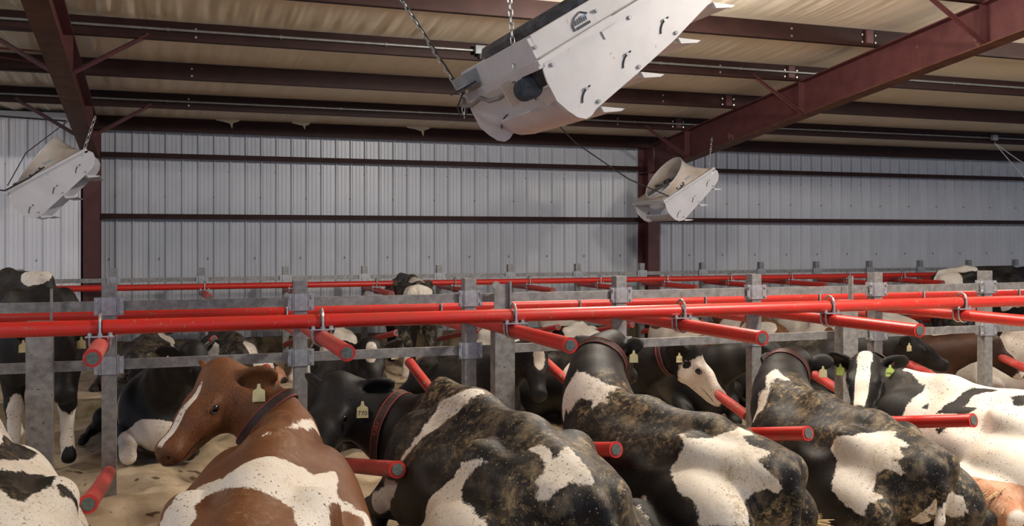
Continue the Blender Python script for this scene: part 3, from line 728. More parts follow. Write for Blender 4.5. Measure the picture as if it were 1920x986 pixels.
def lying(B, s, poll_l, ctrl=None, tail=1, udder=None, fat=1., nr=(.22, .125)):
    # s: side (+1 = its left) on which the hind feet show; head end is +x, tail end is -x
    B.ell((-.04, 0, .37), (.70, .40 * fat, .35), .10)
    B.ell((.30, .0, .39), (.46, .34 * fat, .36), .10)
    B.ell((-.58, -s * .02, .41), (.32, .29, .26), .10)
    B.cap((-.80, 0, .590), (-.32, 0, .695), .055, .05, .18); B.cap((-.32, 0, .695), (.20, 0, .740), .05, .045, .18); B.cap((.20, 0, .740), (.60, 0, .785), .045, .06, .16)
    for q in (-1, 1):
        B.ell((-.33, q * .245, .640), (.075, .055, .048), .09)
        B.ell((-.81, q * .110, .530), (.055, .05, .055), .08)
        B.cap((-.33, q * .225, .615), (-.79, q * .110, .535), .065, .055, .10)
        B.ell((.46, q * .20, .40), (.24, .13, .28), .12, rotm(0, .25, 0))
        B.ell((-.14, q * .33, .600), (.12, .06, .07), .10, sub=True)           # hollow of the flank
    # thighs and hind legs
    B.ell((-.50, s * .33, .27), (.36, .19, .24), .08, rotm(0, -.15, 0)); B.ell((-.47, -s * .31, .23), (.36, .16, .22), .08)
    B.chain([(-.18, s * .52, .24), (-.62, s * .60, .11), (-.46, s * .66, .075), (-.20, s * .70, .055)], [.11, .062, .042, .040], .06)
    B.cap((-.20, s * .70, .055), (-.10, s * .71, .040), .046, .042, .02)
    B.ell((.60, 0, .34), (.30, .25, .30), .10); B.ell((.80, 0, .29), (.14, .15, .19), .08)
    for q in (-1, 1):
        B.chain([(.62, q * .27, .24), (.98, q * .24, .10), (.72, q * .30, .055)], [.10, .058, .042], .05)
    # tail
    if tail:
        B.chain([(-.80, 0, .595), (-.885, .01, .55), (-.935, .035 * tail, .44), (-.95, .07 * tail, .26), (-.97, .14 * tail, .11), (-.96, .26 * tail, .06)], [.045, .036, .028, .023, .020, .018], .035)
    neck(B, V(.56, 0, .58), V(*poll_l), ctrl, *nr)
    if udder: B.ell((-.42, s * .50, .16), (.24, .19, .16), .05)
def neck(B, base, poll, ctrl=None, r0=.22, r1=.125):
    c = V(*ctrl) if ctrl is not None else base + V(.26, 0, .16)
    ts = np.linspace(0, 1, 6); pts = [bez(base, c, poll, t) for t in ts]
    for i in range(5):
        dn = .07 * (1 - ts[i]) + .045
        ra, rb = r0 + (r1 - r0) * ts[i], r0 + (r1 - r0) * ts[i + 1]
        B.cap(pts[i] - V(0, 0, dn * .5), pts[i + 1] - V(0, 0, .04), ra * .80, rb * .80, .08)
        B.cap(pts[i] + V(0, 0, .09 * (1 - ts[i])), pts[i + 1] + V(0, 0, .09 * (1 - ts[i + 1]) - .03), ra * .5, rb * .55, .09)
        B.cap(pts[i] - V(0, 0, .17 * (1 - ts[i]) + .08), pts[i + 1] - V(0, 0, .17 * (1 - ts[i + 1]) + .08), ra * .5, rb * .62, .09)
    B.neck = pts
def standing(B, poll_l, ctrl=None, udder=True, leg_dx=0.):
    B.ell((-.05, 0, .98), (.76, .36, .39), .10); B.ell((.15, 0, .97), (.55, .35, .40), .10); B.ell((-.60, 0, 1.12), (.30, .27, .28), .10)
    B.cap((-.82, 0, 1.36), (-.3, 0, 1.42), .05, .05, .12); B.cap((-.3, 0, 1.42), (.6, 0, 1.42), .05, .07, .12)
    for q in (-1, 1):
        B.ell((-.34, q * .24, 1.34), (.08, .06, .055), .10); B.ell((-.84, q * .12, 1.24), (.055, .05, .06), .08); B.cap((-.34, q * .22, 1.31), (-.8, q * .12, 1.25), .06, .055, .1)
        B.ell((-.62, q * .17, .92), (.22, .12, .32), .08); B.ell((.52, q * .18, .98), (.2, .13, .38), .1)
        B.chain([(-.55, q * .20, .75), (-.80, q * .17, .50), (-.74, q * .18, .16), (-.68, q * .18, .04)], [.12, .062, .042, .06], .05)
        B.chain([(.50 + leg_dx * q, q * .17, .75), (.52 + leg_dx * q, q * .17, .45), (.52 + leg_dx * q, q * .17, .16), (.55 + leg_dx * q, q * .17, .04)], [.11, .062, .043, .06], .05)
    B.ell((.72, 0, .86), (.2, .2, .28), .1)
    B.chain([(-.82, 0, 1.35), (-.92, 0, 1.22), (-.93, 0, .9), (-.93, 0, .62)], [.045, .035, .025, .022], .03)
    if udder: B.ell((-.42, 0, .62), (.24, .19, .18), .05)
    neck(B, V(.58, 0, 1.18), V(*poll_l), ctrl)

def poly_sd(P, px, py):
    n = len(P); d = np.full(px.shape, 1e9); ins = np.zeros(px.shape, bool)
    for i in range(n):
        ax, ay = P[i]; bx, by = P[(i + 1) % n]; ex, ey = bx - ax, by - ay; wx, wy = px - ax, py - ay
        t = np.clip((wx * ex + wy * ey) / (ex * ex + ey * ey + 1e-12), 0, 1); d = np.minimum(d, (wx - ex * t) ** 2 + (wy - ey * t) ** 2)
        c = ((ay > py) != (by > py)); ins ^= c & (px < (bx - ax) * (py - ay) / np.where(by == ay, 1e-9, by - ay) + ax)
    return np.where(ins, 1, -1) * np.sqrt(d)
def coat_field(vs, base, patches, cz=.42, hs=(.85, .46, .45)):
    f = np.full(len(vs), .08 if base > 0 else -.08); hs = np.array(hs)
    for p in patches:
        if p[0] == 'ball':
            _, sg, c, r = p[:4]; r = np.array(r if isinstance(r, (tuple, list)) else (r, r, r)); q = vs - V(*c)
            if len(p) > 4: q = q @ p[4]
            q = q / r
            d = (1 - np.linalg.norm(q, axis=1)) * r.mean()
        else:
            _, sg, pts = p; pts = np.array(pts); ctr = V(0, 0, cz)
            D = (pts - ctr) / hs; D /= np.linalg.norm(D, axis=1)[:, None]; n = nrm(D.mean(0)); e1 = nrm(np.cross(n, V(0, 0, 1) if abs(n[2]) < .9 else V(1, 0, 0))); e2 = np.cross(n, e1)
            def proj(X):
                c = np.clip(X @ n, -1, 1); a = np.arccos(c); s = np.sqrt(np.maximum(1 - c * c, 1e-9)); return X @ e1 / s * a * .5, X @ e2 / s * a * .5, c
            qx, qy, _ = proj(D); E_ = (vs - ctr) / hs; E_ /= np.linalg.norm(E_, axis=1)[:, None] + 1e-9; x, y, c = proj(E_)
            d = np.where(c > -.3, poly_sd(list(zip(qx, qy)), x, y), -.3)
        f = np.maximum(f, d) if sg > 0 else np.minimum(f, -d)
    return np.clip(f, -.08, .08)
def rand_patches(seed, n, rng=(.10, .26), sg=1, z0=.1, z1=.85):
    r = random.Random(seed); return [('ball', sg, (r.uniform(-.9, .8), r.choice((-1, 1)) * r.uniform(.1, .45), r.uniform(z0, z1)), (r.uniform(*rng), r.uniform(*rng), r.uniform(*rng))) for _ in range(n)]

COWS = {}
def cow(key, label, group, T, W, pose, poll, nose, s=1, mat='holstein', base=-1, patches=(), h=.02, ctrl=None, tags=(), collar=None, up=(0, 0, 1), zb=0., dirt=1., tail=1,
        udder=False, pinks=(), ears=(0, 0), hsc=1., fat=1., xy=None, leg_dx=0., collar_text=False, headp=(), nr=(.22, .125)):
    T = V(*T); W = V(*W); d = W[:2] - T[:2]; yaw = math.atan2(d[1], d[0]); L = np.linalg.norm(d); k = L / 1.42; k = min(max(k, .92), 1.12)
    o2 = (T[:2] + W[:2]) / 2 + nrm(d) * .09 * k
    Mx = Matrix.Translation((o2[0], o2[1], zb)) @ Matrix.Rotation(yaw, 4, 'Z') @ Matrix.Scale(k, 4)
    inv = np.array(Mx.inverted()); loc = lambda p: (inv @ np.append(V(*p), 1))[:3]
    B = Body(); pl, nl = loc(poll), loc(nose); upl = inv[:3, :3] @ V(*up); upl = nrm(upl)
    cl = None if ctrl is None else loc(ctrl)
    if pose == 'lie': lying(B, s, pl, cl, tail, udder, fat, nr)
    else: standing(B, pl, cl, udder, leg_dx)
    H, R = add_head(B, pl, nl, upl, ears, hsc)
    vs, q = B.surface(h)
    me = np_mesh('body', vs, q, MAT[mat])
    cz, hs = (.42, (.85, .46, .45)) if pose == 'lie' else (.97, (.85, .4, .45))
    u, v, w_ = R[:, 0], R[:, 1], R[:, 2]
    hp = [('ball', p[0], tuple(H(*p[1])), p[2], R) for p in headp]
    f = coat_field(vs, base, list(patches) + hp, cz, hs)
    pk = np.zeros(len(vs))
    pl_ = list(pinks)
    if udder: pl_.append(((-.42, s * .52, .14), .25) if pose == 'lie' else ((-.42, 0, .56), .26))
    for c, r in pl_: pk = np.maximum(pk, np.clip(1.0 - (np.linalg.norm(vs - V(*c), axis=1) - r) / .04, 0, 1) * .9)
    if udder and pose == 'lie': pk = np.where(vs[:, 2] > .30, 0, pk)
    zt = .86 if pose == 'lie' else 1.42
    back = np.clip((vs[:, 2] - (zt - .42)) / .35, 0, 1) * np.clip((.72 - vs[:, 0]) / .2, 0, 1) + .8 * np.clip((-.45 - vs[:, 0]) / .35, 0, 1)
    nz = np.clip(1.5 - np.linalg.norm((vs - H(.505, 0, -.078)) / (.058 * hsc), axis=1), 0, 1)
    for nm, arr in (('nose', nz), ('coat', f), ('pink', pk), ('dirt', np.clip(back, 0, 1) * dirt)):
        a = me.attributes.new(nm, 'FLOAT', 'POINT'); a.data.foreach_set('value', arr.astype(np.float32))
    o = link('cow', me); o.matrix_world = Mx; tag(o, label, 'cow', group); COWS[key] = o
    for sd in (-1, 1):
        c = H(.195, sd * .094, -.046); em = MB()
        n_, m_ = 8, 12; vs_ = [c + .025 * hsc * (v * sd * math.sin(t) + (u * math.cos(p) + w_ * math.sin(p)) * math.cos(t)) for t in np.linspace(-.2, math.pi / 2, 6) for p in np.linspace(0, 2 * math.pi, 12, endpoint=False)]
        em.add(vs_, [(i * 12 + j, i * 12 + (j + 1) % 12, (i + 1) * 12 + (j + 1) % 12, (i + 1) * 12 + j) for i in range(5) for j in range(12)]); em.build('eye', MAT['eye'], o, smooth=True)
    if h < .021:
        def surf(dirn, org):
            rr_ = np.linspace(.0, .16, 160); dd = B.at(org + rr_[:, None] * dirn); return org + dirn * rr_[np.argmax(dd > 0)]
        for sd in (-1, 1):
            # eyelids, nostril and mouth line follow the head surface
            c = H(.195, sd * .094, -.046); lid = [c + (u * math.cos(p) * 1.25 + w_ * math.sin(p) * .92) * .024 * hsc + v * sd * .006 for p in np.linspace(0, 2 * math.pi, 14, endpoint=False)]
            MB().tube(lid, .0065 * hsc, 6, closed=True).build('eyelid', MAT['eyelid'], o, smooth=True)
            dirn = nrm(v * sd * .5 + u); p0 = surf(dirn, H(.44, sd * .010, -.080)); MB().tube([p0 - w_ * .014, p0 + v * sd * .006, p0 + w_ * .012 + v * sd * .012], [.006, .009, .005], 8).build('nostril', MAT['eye'], o, smooth=True)
            ml = [surf(nrm(v * sd * q1 + u * q2 - w_ * .30), H(a_, 0, -.105)) for a_, q1, q2 in ((.30, 1, 0), (.34, 1, 0), (.38, 1, .1), (.42, 1, .25), (.45, .8, .5), (.46, .4, .9), (.46, .02, 1))]
            MB().tube(ml, [.001, .0025, .003, .003, .003, .003, .002], 6).build('mouth_line', MAT['eye'], o, smooth=True)
    # ear tags: (side, text, material, facing direction in the world, extra offset)
    for sd, txt, mt, face, dp in tags:
        ed = ears[0 if sd > 0 else 1]; e, Re_, c = ear_axes(H, u, v, w_, sd, ed, hsc); c = c + e * .02
        fz = nrm(inv[:3, :3] @ V(*face)); upv = nrm(upl_z := (inv[:3, :3] @ V(0, 0, 1))); fz = nrm(fz - upv * (fz @ upv)); xx = np.cross(upv, fz); c = c + fz * .075 - upv * .02 + (inv[:3, :3] @ V(*dp) if len(dp) == 3 else 0)
        if len(dp) == 4: c = loc(dp[:3])
        Q = lambda x, y, d_=0.: c + xx * x + upv * y + fz * d_
        tg = MB().prism([Q(-.006, 0), Q(-.010, -.022), Q(-.029, -.034), Q(-.031, -.088), Q(.031, -.088), Q(.029, -.034), Q(.010, -.022), Q(.006, 0)], fz * .003).build('ear_tag', MAT[mt], o)
        if txt:
            tm = text_mesh(txt, .034 if len(txt) < 4 else .026, MAT['black'], 'tag_number'); M3 = Matrix(np.stack([xx, upv, fz], 1).tolist()).to_4x4(); M3.translation = Vector(Q(0, -.064, .0045)); tm.transform(M3); link('tag_number', tm, tg)
    if collar is not None:
        i = collar; pts = B.neck; f_ = i * (len(pts) - 1); j = min(int(f_), len(pts) - 2); c = pts[j] + (pts[j + 1] - pts[j]) * (f_ - j); ax_ = nrm(pts[j + 1] - pts[j])
        c = c - V(0, 0, .045); e1 = nrm(np.cross(ax_, V(0, 0, 1))); e2 = np.cross(e1, ax_)
        N = 44; rr = np.linspace(.03, .42, 130); outs = []
        def rad(phi):
            dr = e1 * math.cos(phi) + e2 * math.sin(phi); dd = B.at(c + rr[:, None] * dr); k_ = np.argmax(dd > 0); return (rr[k_] if dd.max() > 0 else .2)
        rs_ = np.array([rad(2 * math.pi * k_ / N) for k_ in range(N)]); rs_ = np.minimum(rs_, np.median(rs_) * 1.5)
        for _ in range(1): rs_ = (np.roll(rs_, 1) + rs_ * 2 + np.roll(rs_, -1)) / 4
        def cp(phi, a_, add):
            t_ = (phi / (2 * math.pi) * N) % N; i0 = int(t_) % N; r_ = rs_[i0] + (rs_[(i0 + 1) % N] - rs_[i0]) * (t_ - int(t_)); return c + (e1 * math.cos(phi) + e2 * math.sin(phi)) * (r_ + add) + ax_ * a_
        prof = [(-.026, .004), (-.026, .013), (.026, .013), (.026, .004)]
        m = MB(); m.add([cp(2 * math.pi * k_ / N, a_, ad) for k_ in range(N) for a_, ad in prof], [(k_ * 4 + z_, k_ * 4 + (z_ + 1) % 4, ((k_ + 1) % N) * 4 + (z_ + 1) % 4, ((k_ + 1) % N) * 4 + z_) for k_ in range(N) for z_ in range(4)])
        co = m.build('collar', MAT['collar'], o)
        for a0 in (-.022, .022):
            e_ = MB(); pr = [(a0 - .0018, .0128), (a0 - .0018, .0145), (a0 + .0018, .0145), (a0 + .0018, .0128)]
            e_.add([cp(2 * math.pi * k_ / N, a_, ad) for k_ in range(N) for a_, ad in pr], [(k_ * 4 + z_, k_ * 4 + (z_ + 1) % 4, ((k_ + 1) % N) * 4 + (z_ + 1) % 4, ((k_ + 1) % N) * 4 + z_) for k_ in range(N) for z_ in range(4)]); e_.build('collar_edge', MAT['collar_red'], co)
        if collar_text:
            for ph0 in collar_text:
                tm = text_mesh('LELY', .038, MAT['collar_red'], 'collar_print'); rm = float(np.median(rs_))
                for vv in tm.vertices:
                    x_, y_ = vv.co.x, vv.co.y; vv.co = Vector(cp(ph0 + x_ / rm, y_ * .9 * (1), .0155))
                link('collar_print', tm, co)
    return o

# coat markings of the six nearest cows: outlines on the body surface, in each cow's own axes
PATCHES = {
  'A': [
    ('poly', -1, [(0.003,-0.016,0.795),(0.066,-0.063,0.79),(0.599,-0.145,0.725),(0.456,-0.183,0.708),(0.402,-0.207,0.701),(0.366,-0.253,0.671),(0.168,-0.193,0.695),(-0.016,-0.119,0.734),(-0.297,-0.031,0.798),(-0.291,0.007,0.802)]),
    ('poly', -1, [(-0.371,0.013,0.791),(-0.396,-0.023,0.781),(-0.38,-0.082,0.759),(-0.137,-0.164,0.693),(0.002,-0.239,0.649),(-0.411,-0.202,0.695),(-0.493,-0.128,0.691),(-0.632,-0.084,0.697),(-0.612,-0.031,0.721),(-0.528,-0.011,0.736),(-0.491,0.023,0.743)]),
    ('poly', -1, [(-0.384,-0.226,0.702),(-0.417,-0.277,0.663),(-0.407,-0.303,0.603),(-0.282,-0.366,0.459),(-0.407,-0.302,0.585),(-0.459,-0.231,0.668)]),
  ],
  'B': [
    ('poly', 1, [(-0.303,0.256,0.706),(-0.334,0.241,0.712),(-0.002,0.268,0.641),(-0.103,0.165,0.701),(-0.32,0.077,0.777),(-0.169,0.009,0.792),(-0.094,-0.033,0.785),(-0.067,-0.072,0.767),(0.004,-0.151,0.715),(-0.023,-0.197,0.687),(0.166,-0.272,0.656),(0.071,-0.29,0.639),(-0.02,-0.284,0.606),(-0.013,-0.305,0.582),(-0.002,-0.349,0.56),(-0.027,-0.372,0.539),(0.033,-0.414,0.498),(-0.024,-0.432,0.463),(-0.15,-0.435,0.431),(-0.292,-0.395,0.477),(-0.397,-0.341,0.512),(-0.517,-0.292,0.552),(-0.634,-0.246,0.591),(-0.705,-0.2,0.615),(-0.605,-0.19,0.653),(-0.569,-0.172,0.668),(-0.501,-0.17,0.678),(-0.458,-0.127,0.697),(-0.476,-0.081,0.723),(-0.461,-0.041,0.749),(-0.456,0.026,0.755),(-0.407,0.092,0.739),(-0.357,0.154,0.708),(-0.444,0.19,0.684),(-0.536,0.162,0.67),(-0.582,0.171,0.659),(-0.7,0.173,0.627),(-0.542,0.261,0.581),(-0.37,0.358,0.53),(-0.396,0.382,0.511),(-0.133,0.405,0.5),(-0.39,0.311,0.626),(-0.387,0.278,0.684)]),
    ('poly', 1, [(0.17,-0.045,0.829),(0.7,-0.085,0.775),(0.844,-0.121,0.744),(0.828,-0.14,0.717),(0.751,-0.16,0.693),(0.751,-0.155,0.702),(0.736,-0.134,0.735),(0.481,-0.082,0.785),(0.164,-0.045,0.828),(0.117,0.027,0.821)]),
    ('poly', -1, [(-0.411,-0.283,0.664),(-0.345,-0.314,0.66),(-0.041,-0.34,0.544),(-0.08,-0.396,0.514),(-0.233,-0.406,0.479),(-0.354,-0.352,0.519),(-0.462,-0.301,0.554),(-0.44,-0.293,0.61)]),
  ],
  'C': [
    ('poly', 1, [(0.166,-0.031,0.833),(0.193,0.023,0.839),(0.233,0.083,0.812),(0.373,0.108,0.76),(0.302,0.167,0.716),(0.25,0.26,0.648),(0.248,0.317,0.582),(0.29,0.355,0.507),(0.242,0.346,0.528),(0.191,0.271,0.633),(0.163,0.22,0.675),(0.145,0.165,0.715),(0.103,0.086,0.786),(0.127,-0.02,0.826)]),
    ('poly', 1, [(-0.449,0.258,0.653),(-0.375,0.31,0.643),(-0.183,0.272,0.559),(-0.216,0.3,0.533),(-0.205,0.36,0.491),(-0.15,0.387,0.446),(-0.139,0.402,0.386),(-0.219,0.454,0.348),(-0.364,0.502,0.333),(-0.514,0.5,0.374),(-0.606,0.477,0.396),(-0.672,0.444,0.41),(-0.72,0.404,0.417),(-0.681,0.367,0.458),(-0.629,0.359,0.481),(-0.573,0.379,0.491),(-0.503,0.382,0.502),(-0.386,0.346,0.519),(-0.361,0.316,0.556),(-0.42,0.294,0.617)]),
    ('poly', 1, [(-0.531,0.098,0.697),(-0.559,0.062,0.716),(-0.608,0.051,0.713),(-0.678,0.079,0.686),(-0.624,-0.017,0.72),(-0.789,0.007,0.679),(-0.869,0.007,0.632),(-0.876,0.024,0.62),(-0.828,0.106,0.629),(-0.824,0.152,0.608),(-0.819,0.185,0.569),(-0.766,0.203,0.558),(-0.762,0.183,0.597),(-0.702,0.186,0.616),(-0.714,0.138,0.645),(-0.661,0.107,0.674)]),
    ('poly', 1, [(0.638,0.358,0.284),(0.459,0.361,0.393),(0.231,0.378,0.419),(0.316,0.373,0.334),(0.551,0.327,0.191),(0.637,0.354,0.187)]),
  ],
  'D': [
    ('poly', 1, [(0.83,0.016,0.933),(0.672,0.038,0.915),(0.541,0.026,0.874),(0.451,-0.05,0.84),(0.453,0.089,0.818),(0.45,0.13,0.787),(0.485,0.158,0.776),(0.501,0.205,0.735),(0.546,0.161,0.787),(0.636,0.163,0.785),(0.685,0.179,0.752),(0.727,0.202,0.667),(0.779,0.179,0.694),(0.813,0.172,0.615),(0.854,0.148,0.677),(0.894,0.099,0.764),(0.854,0.059,0.878)]),
    ('poly', 1, [(-0.182,0.171,0.685),(-0.358,0.278,0.694),(-0.424,0.163,0.689),(-0.479,0.081,0.719),(-0.489,-0.047,0.738),(-0.629,-0.0,0.72),(-0.598,0.059,0.711),(-0.664,0.095,0.68),(-0.791,0.067,0.659),(-0.759,0.149,0.627),(-0.798,0.177,0.593),(-0.87,0.153,0.557),(-0.887,0.102,0.477),(-0.868,0.125,0.447),(-0.836,0.18,0.48),(-0.77,0.213,0.442),(-0.771,0.276,0.393),(-0.843,0.336,0.307),(-0.796,0.423,0.312),(-0.72,0.474,0.305),(-0.628,0.506,0.29),(-0.618,0.493,0.353),(-0.564,0.475,0.414),(-0.46,0.468,0.437),(-0.379,0.421,0.475),(-0.298,0.352,0.512),(-0.33,0.318,0.592),(-0.355,0.311,0.658)]),
    ('poly', 1, [(-0.16,0.618,0.283),(-0.247,0.574,0.318),(-0.306,0.593,0.288),(-0.369,0.615,0.251),(-0.212,0.627,0.195)]),
  ],
  'E': [
    ('poly', 1, [(0.791,-0.03,0.916),(0.821,-0.002,0.903),(0.706,0.125,0.801),(0.716,0.19,0.682),(0.673,0.259,0.569),(0.617,0.291,0.564),(0.557,0.25,0.671),(0.636,0.149,0.773),(0.668,0.056,0.864),(0.567,0.009,0.866),(0.724,-0.007,0.905)]),
    ('poly', 1, [(-0.339,0.313,0.66),(-0.432,0.262,0.666),(-0.433,0.2,0.687),(-0.512,0.098,0.704),(-0.588,0.06,0.716),(-0.622,0.1,0.691),(-0.74,0.101,0.664),(-0.716,0.151,0.647),(-0.769,0.178,0.61),(-0.739,0.213,0.582),(-0.82,0.204,0.526),(-0.793,0.22,0.505),(-0.745,0.238,0.528),(-0.696,0.256,0.535),(-0.67,0.295,0.467),(-0.702,0.342,0.396),(-0.751,0.314,0.373),(-0.751,0.344,0.36),(-0.729,0.385,0.342),(-0.724,0.421,0.263),(-0.615,0.451,0.285),(-0.456,0.446,0.345),(-0.402,0.383,0.429),(-0.357,0.327,0.5),(-0.231,0.281,0.557)]),
    ('poly', 1, [(-0.835,0.116,0.279),(-0.964,0.056,0.372),(-0.875,-0.092,0.4),(-0.8,-0.25,0.334),(-0.832,-0.26,0.242),(-0.765,-0.206,0.207),(-0.959,0.098,0.268),(-0.519,-0.196,0.095),(-0.782,0.129,0.233)]),
  ],
  'F': [
    ('poly', -1, [(0.588,0.049,0.825),(0.5,0.04,0.824),(0.355,0.114,0.757),(0.325,0.109,0.771),(0.309,0.178,0.709),(0.337,0.293,0.627),(0.346,0.342,0.542),(0.571,0.321,0.504),(0.68,0.166,0.626),(0.723,0.094,0.77)]),
    ('poly', -1, [(-0.209,0.044,0.787),(-0.095,0.084,0.757),(-0.053,0.114,0.734),(-0.037,0.214,0.665),(-0.147,0.196,0.671),(-0.08,0.248,0.619),(0.014,0.276,0.612),(0.114,0.299,0.603),(0.086,0.247,0.65),(0.061,0.191,0.687),(0.029,0.114,0.742),(-0.014,0.054,0.781),(-0.164,0.039,0.785)]),
    ('poly', -1, [(0.002,0.061,0.78),(-0.086,0.039,0.783),(-0.241,0.043,0.792),(-0.313,0.025,0.8),(-0.157,0.056,0.778)]),
    ('poly', -1, [(-0.31,0.099,0.76),(-0.371,0.048,0.782),(-0.421,0.049,0.762),(-0.449,0.096,0.716),(-0.351,0.135,0.714)]),
    ('poly', -1, [(0.07,0.361,0.512),(-0.011,0.327,0.541),(0.034,0.383,0.464)]),
    ('poly', -1, [(0.232,0.284,0.622),(0.205,0.23,0.67),(0.186,0.288,0.616)]),
  ],
}

PATCH = {}
try: PATCH = PATCHES
except NameError: pass
G1, G2, G3 = 'cows lying in the nearest stall row', 'cows in the opposite stall row', 'cows in the far stall row'
TY, TG = 'tag_y', 'tag_g'
# nearest row, lying with their rumps to the camera
cow('A', 'white cow with black patches cut off by the left edge, lying', G1, (-.55, 4.00, 0), (-.88, 5.43, 0), 'lie', (-1.15, 6.1, 1.0), (-1.5, 6.3, .72), s=1, base=1, patches=PATCH.get('A', ()), h=.018, tail=-1, dirt=.3)
cow('B', 'brown and white cow lying with its head turned left', G1, (.22, 3.45, 0), (.56, 4.92, 0), 'lie', (.30, 5.42, 1.03), (-.02, 5.18, .73), s=1, mat='redwhite', base=-1, patches=PATCH.get('B', ()), h=.0155, ctrl=(.76, 5.42, .66), collar=.66, collar_text=(.55, 1.0),
    tags=((1, '', TY, (-.1, -1, 0), (0, 0, 0)),), tail=-1, dirt=.25, fat=1.12, headp=((1, (.33, .0, 0.), (.26, .022, .08)),))
cow('C', 'black cow with red lettered collar and tag 770, lying', G1, (1.74, 3.88, 0), (1.52, 5.45, 0), 'lie', (1.02, 5.96, .85), (.76, 5.66, .52), s=1, patches=PATCH.get('C', ()), h=.0155, ctrl=(1.42, 5.98, .50), collar=.52, collar_text=(.6, 3.0),
    tags=((1, '770', TY, (-.2, -1, 0), (-.10, -.07, -.03)),), tail=-1)
cow('D', 'black and white cow lying, head seen from behind with maroon collar', G1, (3.08, 4.36, 0), (2.63, 5.62, 0), 'lie', (2.96, 6.16, 1.03), (3.27, 6.46, .78), s=1, patches=PATCH.get('D', ()), h=.0155, ctrl=(2.68, 6.05, .86), nr=(.35, .135), collar=.76,
    tags=((-1, '', TY, (-.5, -1, 0), (0, 0, 0)),), tail=1, headp=((-1, (-.03, 0, -.08), .33),))
cow('E', 'dusty black cow with white rump patch lying before the green tagged cow', G1, (4.12, 4.40, 0), (4.12, 5.75, 0), 'lie', (4.60, 6.30, .83), (4.84, 6.64, .60), s=-1, patches=PATCH.get('E', ()), h=.0155, ctrl=(4.28, 6.2, .72), zb=-.07, nr=(.33, .13), collar=.74,
    tags=((-1, '', TY, (-.6, -1, 0), (0, 0, 0)), (1, '', TY, (-.2, -1, 0), (0, 0, 0))), tail=1)
cow('F', 'mostly white cow with green ear tags and white blaze, lying at right', G1, (5.45, 4.45, 0), (5.17, 5.82, 0), 'lie', (5.07, 6.08, .82), (4.74, 5.76, .54), s=1, base=1, patches=PATCH.get('F', ()), h=.0155, ctrl=(5.22, 6.25, .66), zb=-.05, nr=(.21, .095), hsc=1.08, collar=.88, udder=True,
    tags=((1, '4464', TG, (-.6, -1, 0), (5.10, 5.85, .80, 1)), (-1, '', TG, (-.6, -1, 0), (0, 0, 0))), tail=0, dirt=.15,
    headp=((-1, (-.20, .0, -.14), .27), (-1, (.02, .0, -.08), .34), (-1, (.35, 0, -.1), .2), (1, (.25, 0, .0), (.40, .052, .12)), (1, (.05, 0, 0), (.12, .065, .09))))
# opposite row
cow('G', 'tall black cow standing at left behind the rails, ear tags either side', G2, (-1.42, 9.55, 0), (-.85, 8.25, 0), 'stand', (-.72, 7.70, 1.05), (-.62, 7.40, .68), patches=[('ball', 1, (.50, -.06, 1.47), (.25, .13, .10)), ('ball', 1, (.55, .17, .25), (.12, .12, .32)), ('ball', 1, (.55, -.17, .25), (.12, .12, .32)), ('ball', 1, (-.7, .17, .25), (.2, .14, .3)), ('ball', 1, (-.7, -.17, .25), (.2, .14, .3))], h=.022,
    zb=0., ctrl=(-.93, 8.0, 1.15), tags=((-1, '', TY, (0, -1, 0), (0, 0, 0)), (1, '', TY, (0, -1, 0), (0, 0, 0))), dirt=.2, leg_dx=.08)
cow('H', 'black cow with white chest lying behind the brown cow head', G2, (.02, 9.75, 0), (-.02, 8.45, 0), 'lie', (.22, 7.80, .90), (.42, 7.50, .58), s=-1, patches=[('ball', 1, (.95, -.10, .20), (.26, .34, .20)), ('ball', 1, (.40, -.42, .30), (.10, .12, .38)), ('ball', 1, (.55, .2, .72), (.05, .16, .16)), ('ball', 1, (.15, -.45, .35), (.06, .1, .3))], h=.022, zb=-.05, tags=((-1, '', TY, (0, -1, 0), (0, 0, 0)),), dirt=.2)
cow('I', 'black cow facing the camera with a small white star, behind the collared cow', G2, (1.62, 9.6, 0), (1.56, 8.25, 0), 'lie', (1.54, 7.58, .90), (1.49, 7.22, .56), s=1, patches=[('ball', 1, (.5, .45, .5), (.2, .16, .3)), ('ball', 1, (.2, .45, .3), (.1, .2, .3))], h=.022, zb=-.05, tags=((-1, '', TY, (0, -1, 0), (0, 0, 0)), (1, '', TY, (0, -1, 0), (0, 0, 0))), dirt=.3, headp=((1, (.10, 0, .01), (.10, .055, .10)),))
cow('J', 'black cow with white forehead lying between support post and white shouldered cow', G2, (2.5, 9.4, 0), (2.72, 8.1, 0), 'lie', (2.93, 7.58, .84), (2.86, 7.26, .48), s=1, patches=[], h=.022, zb=-.05, dirt=.2, headp=((1, (.13, 0.02, .01), (.14, .055, .10)),))
cow('K', 'white faced cow with black eye patch looking right', G2, (3.62, 9.4, 0), (4.05, 8.15, 0), 'lie', (4.36, 7.52, .79), (4.64, 7.28, .38), s=1, patches=[('ball', 1, (.2, -.35, .6), (.14, .2, .12)), ('ball', 1, (.5, .3, .7), (.14, .12, .1)), ('ball', 1, (.75, .1, .3), (.14, .2, .2))], h=.02, zb=-.05, dirt=.2, collar=.78, tags=((-1, '718', TY, (0, -1, 0), (0, 0, 0)),),
    hsc=1.18, headp=((1, (.28, 0, -.10), (.33, .20, .20)), (-1, (.105, -.11, -.085), (.036, .06, .04))))
cow('L', 'black cow lying behind the white faced cow', G2, (5.45, 9.6, 0), (5.05, 8.4, 0), 'lie', (5.42, 7.85, .72), (5.70, 7.50, .48), s=1, patches=[], h=.025, zb=-.10, dirt=.3)
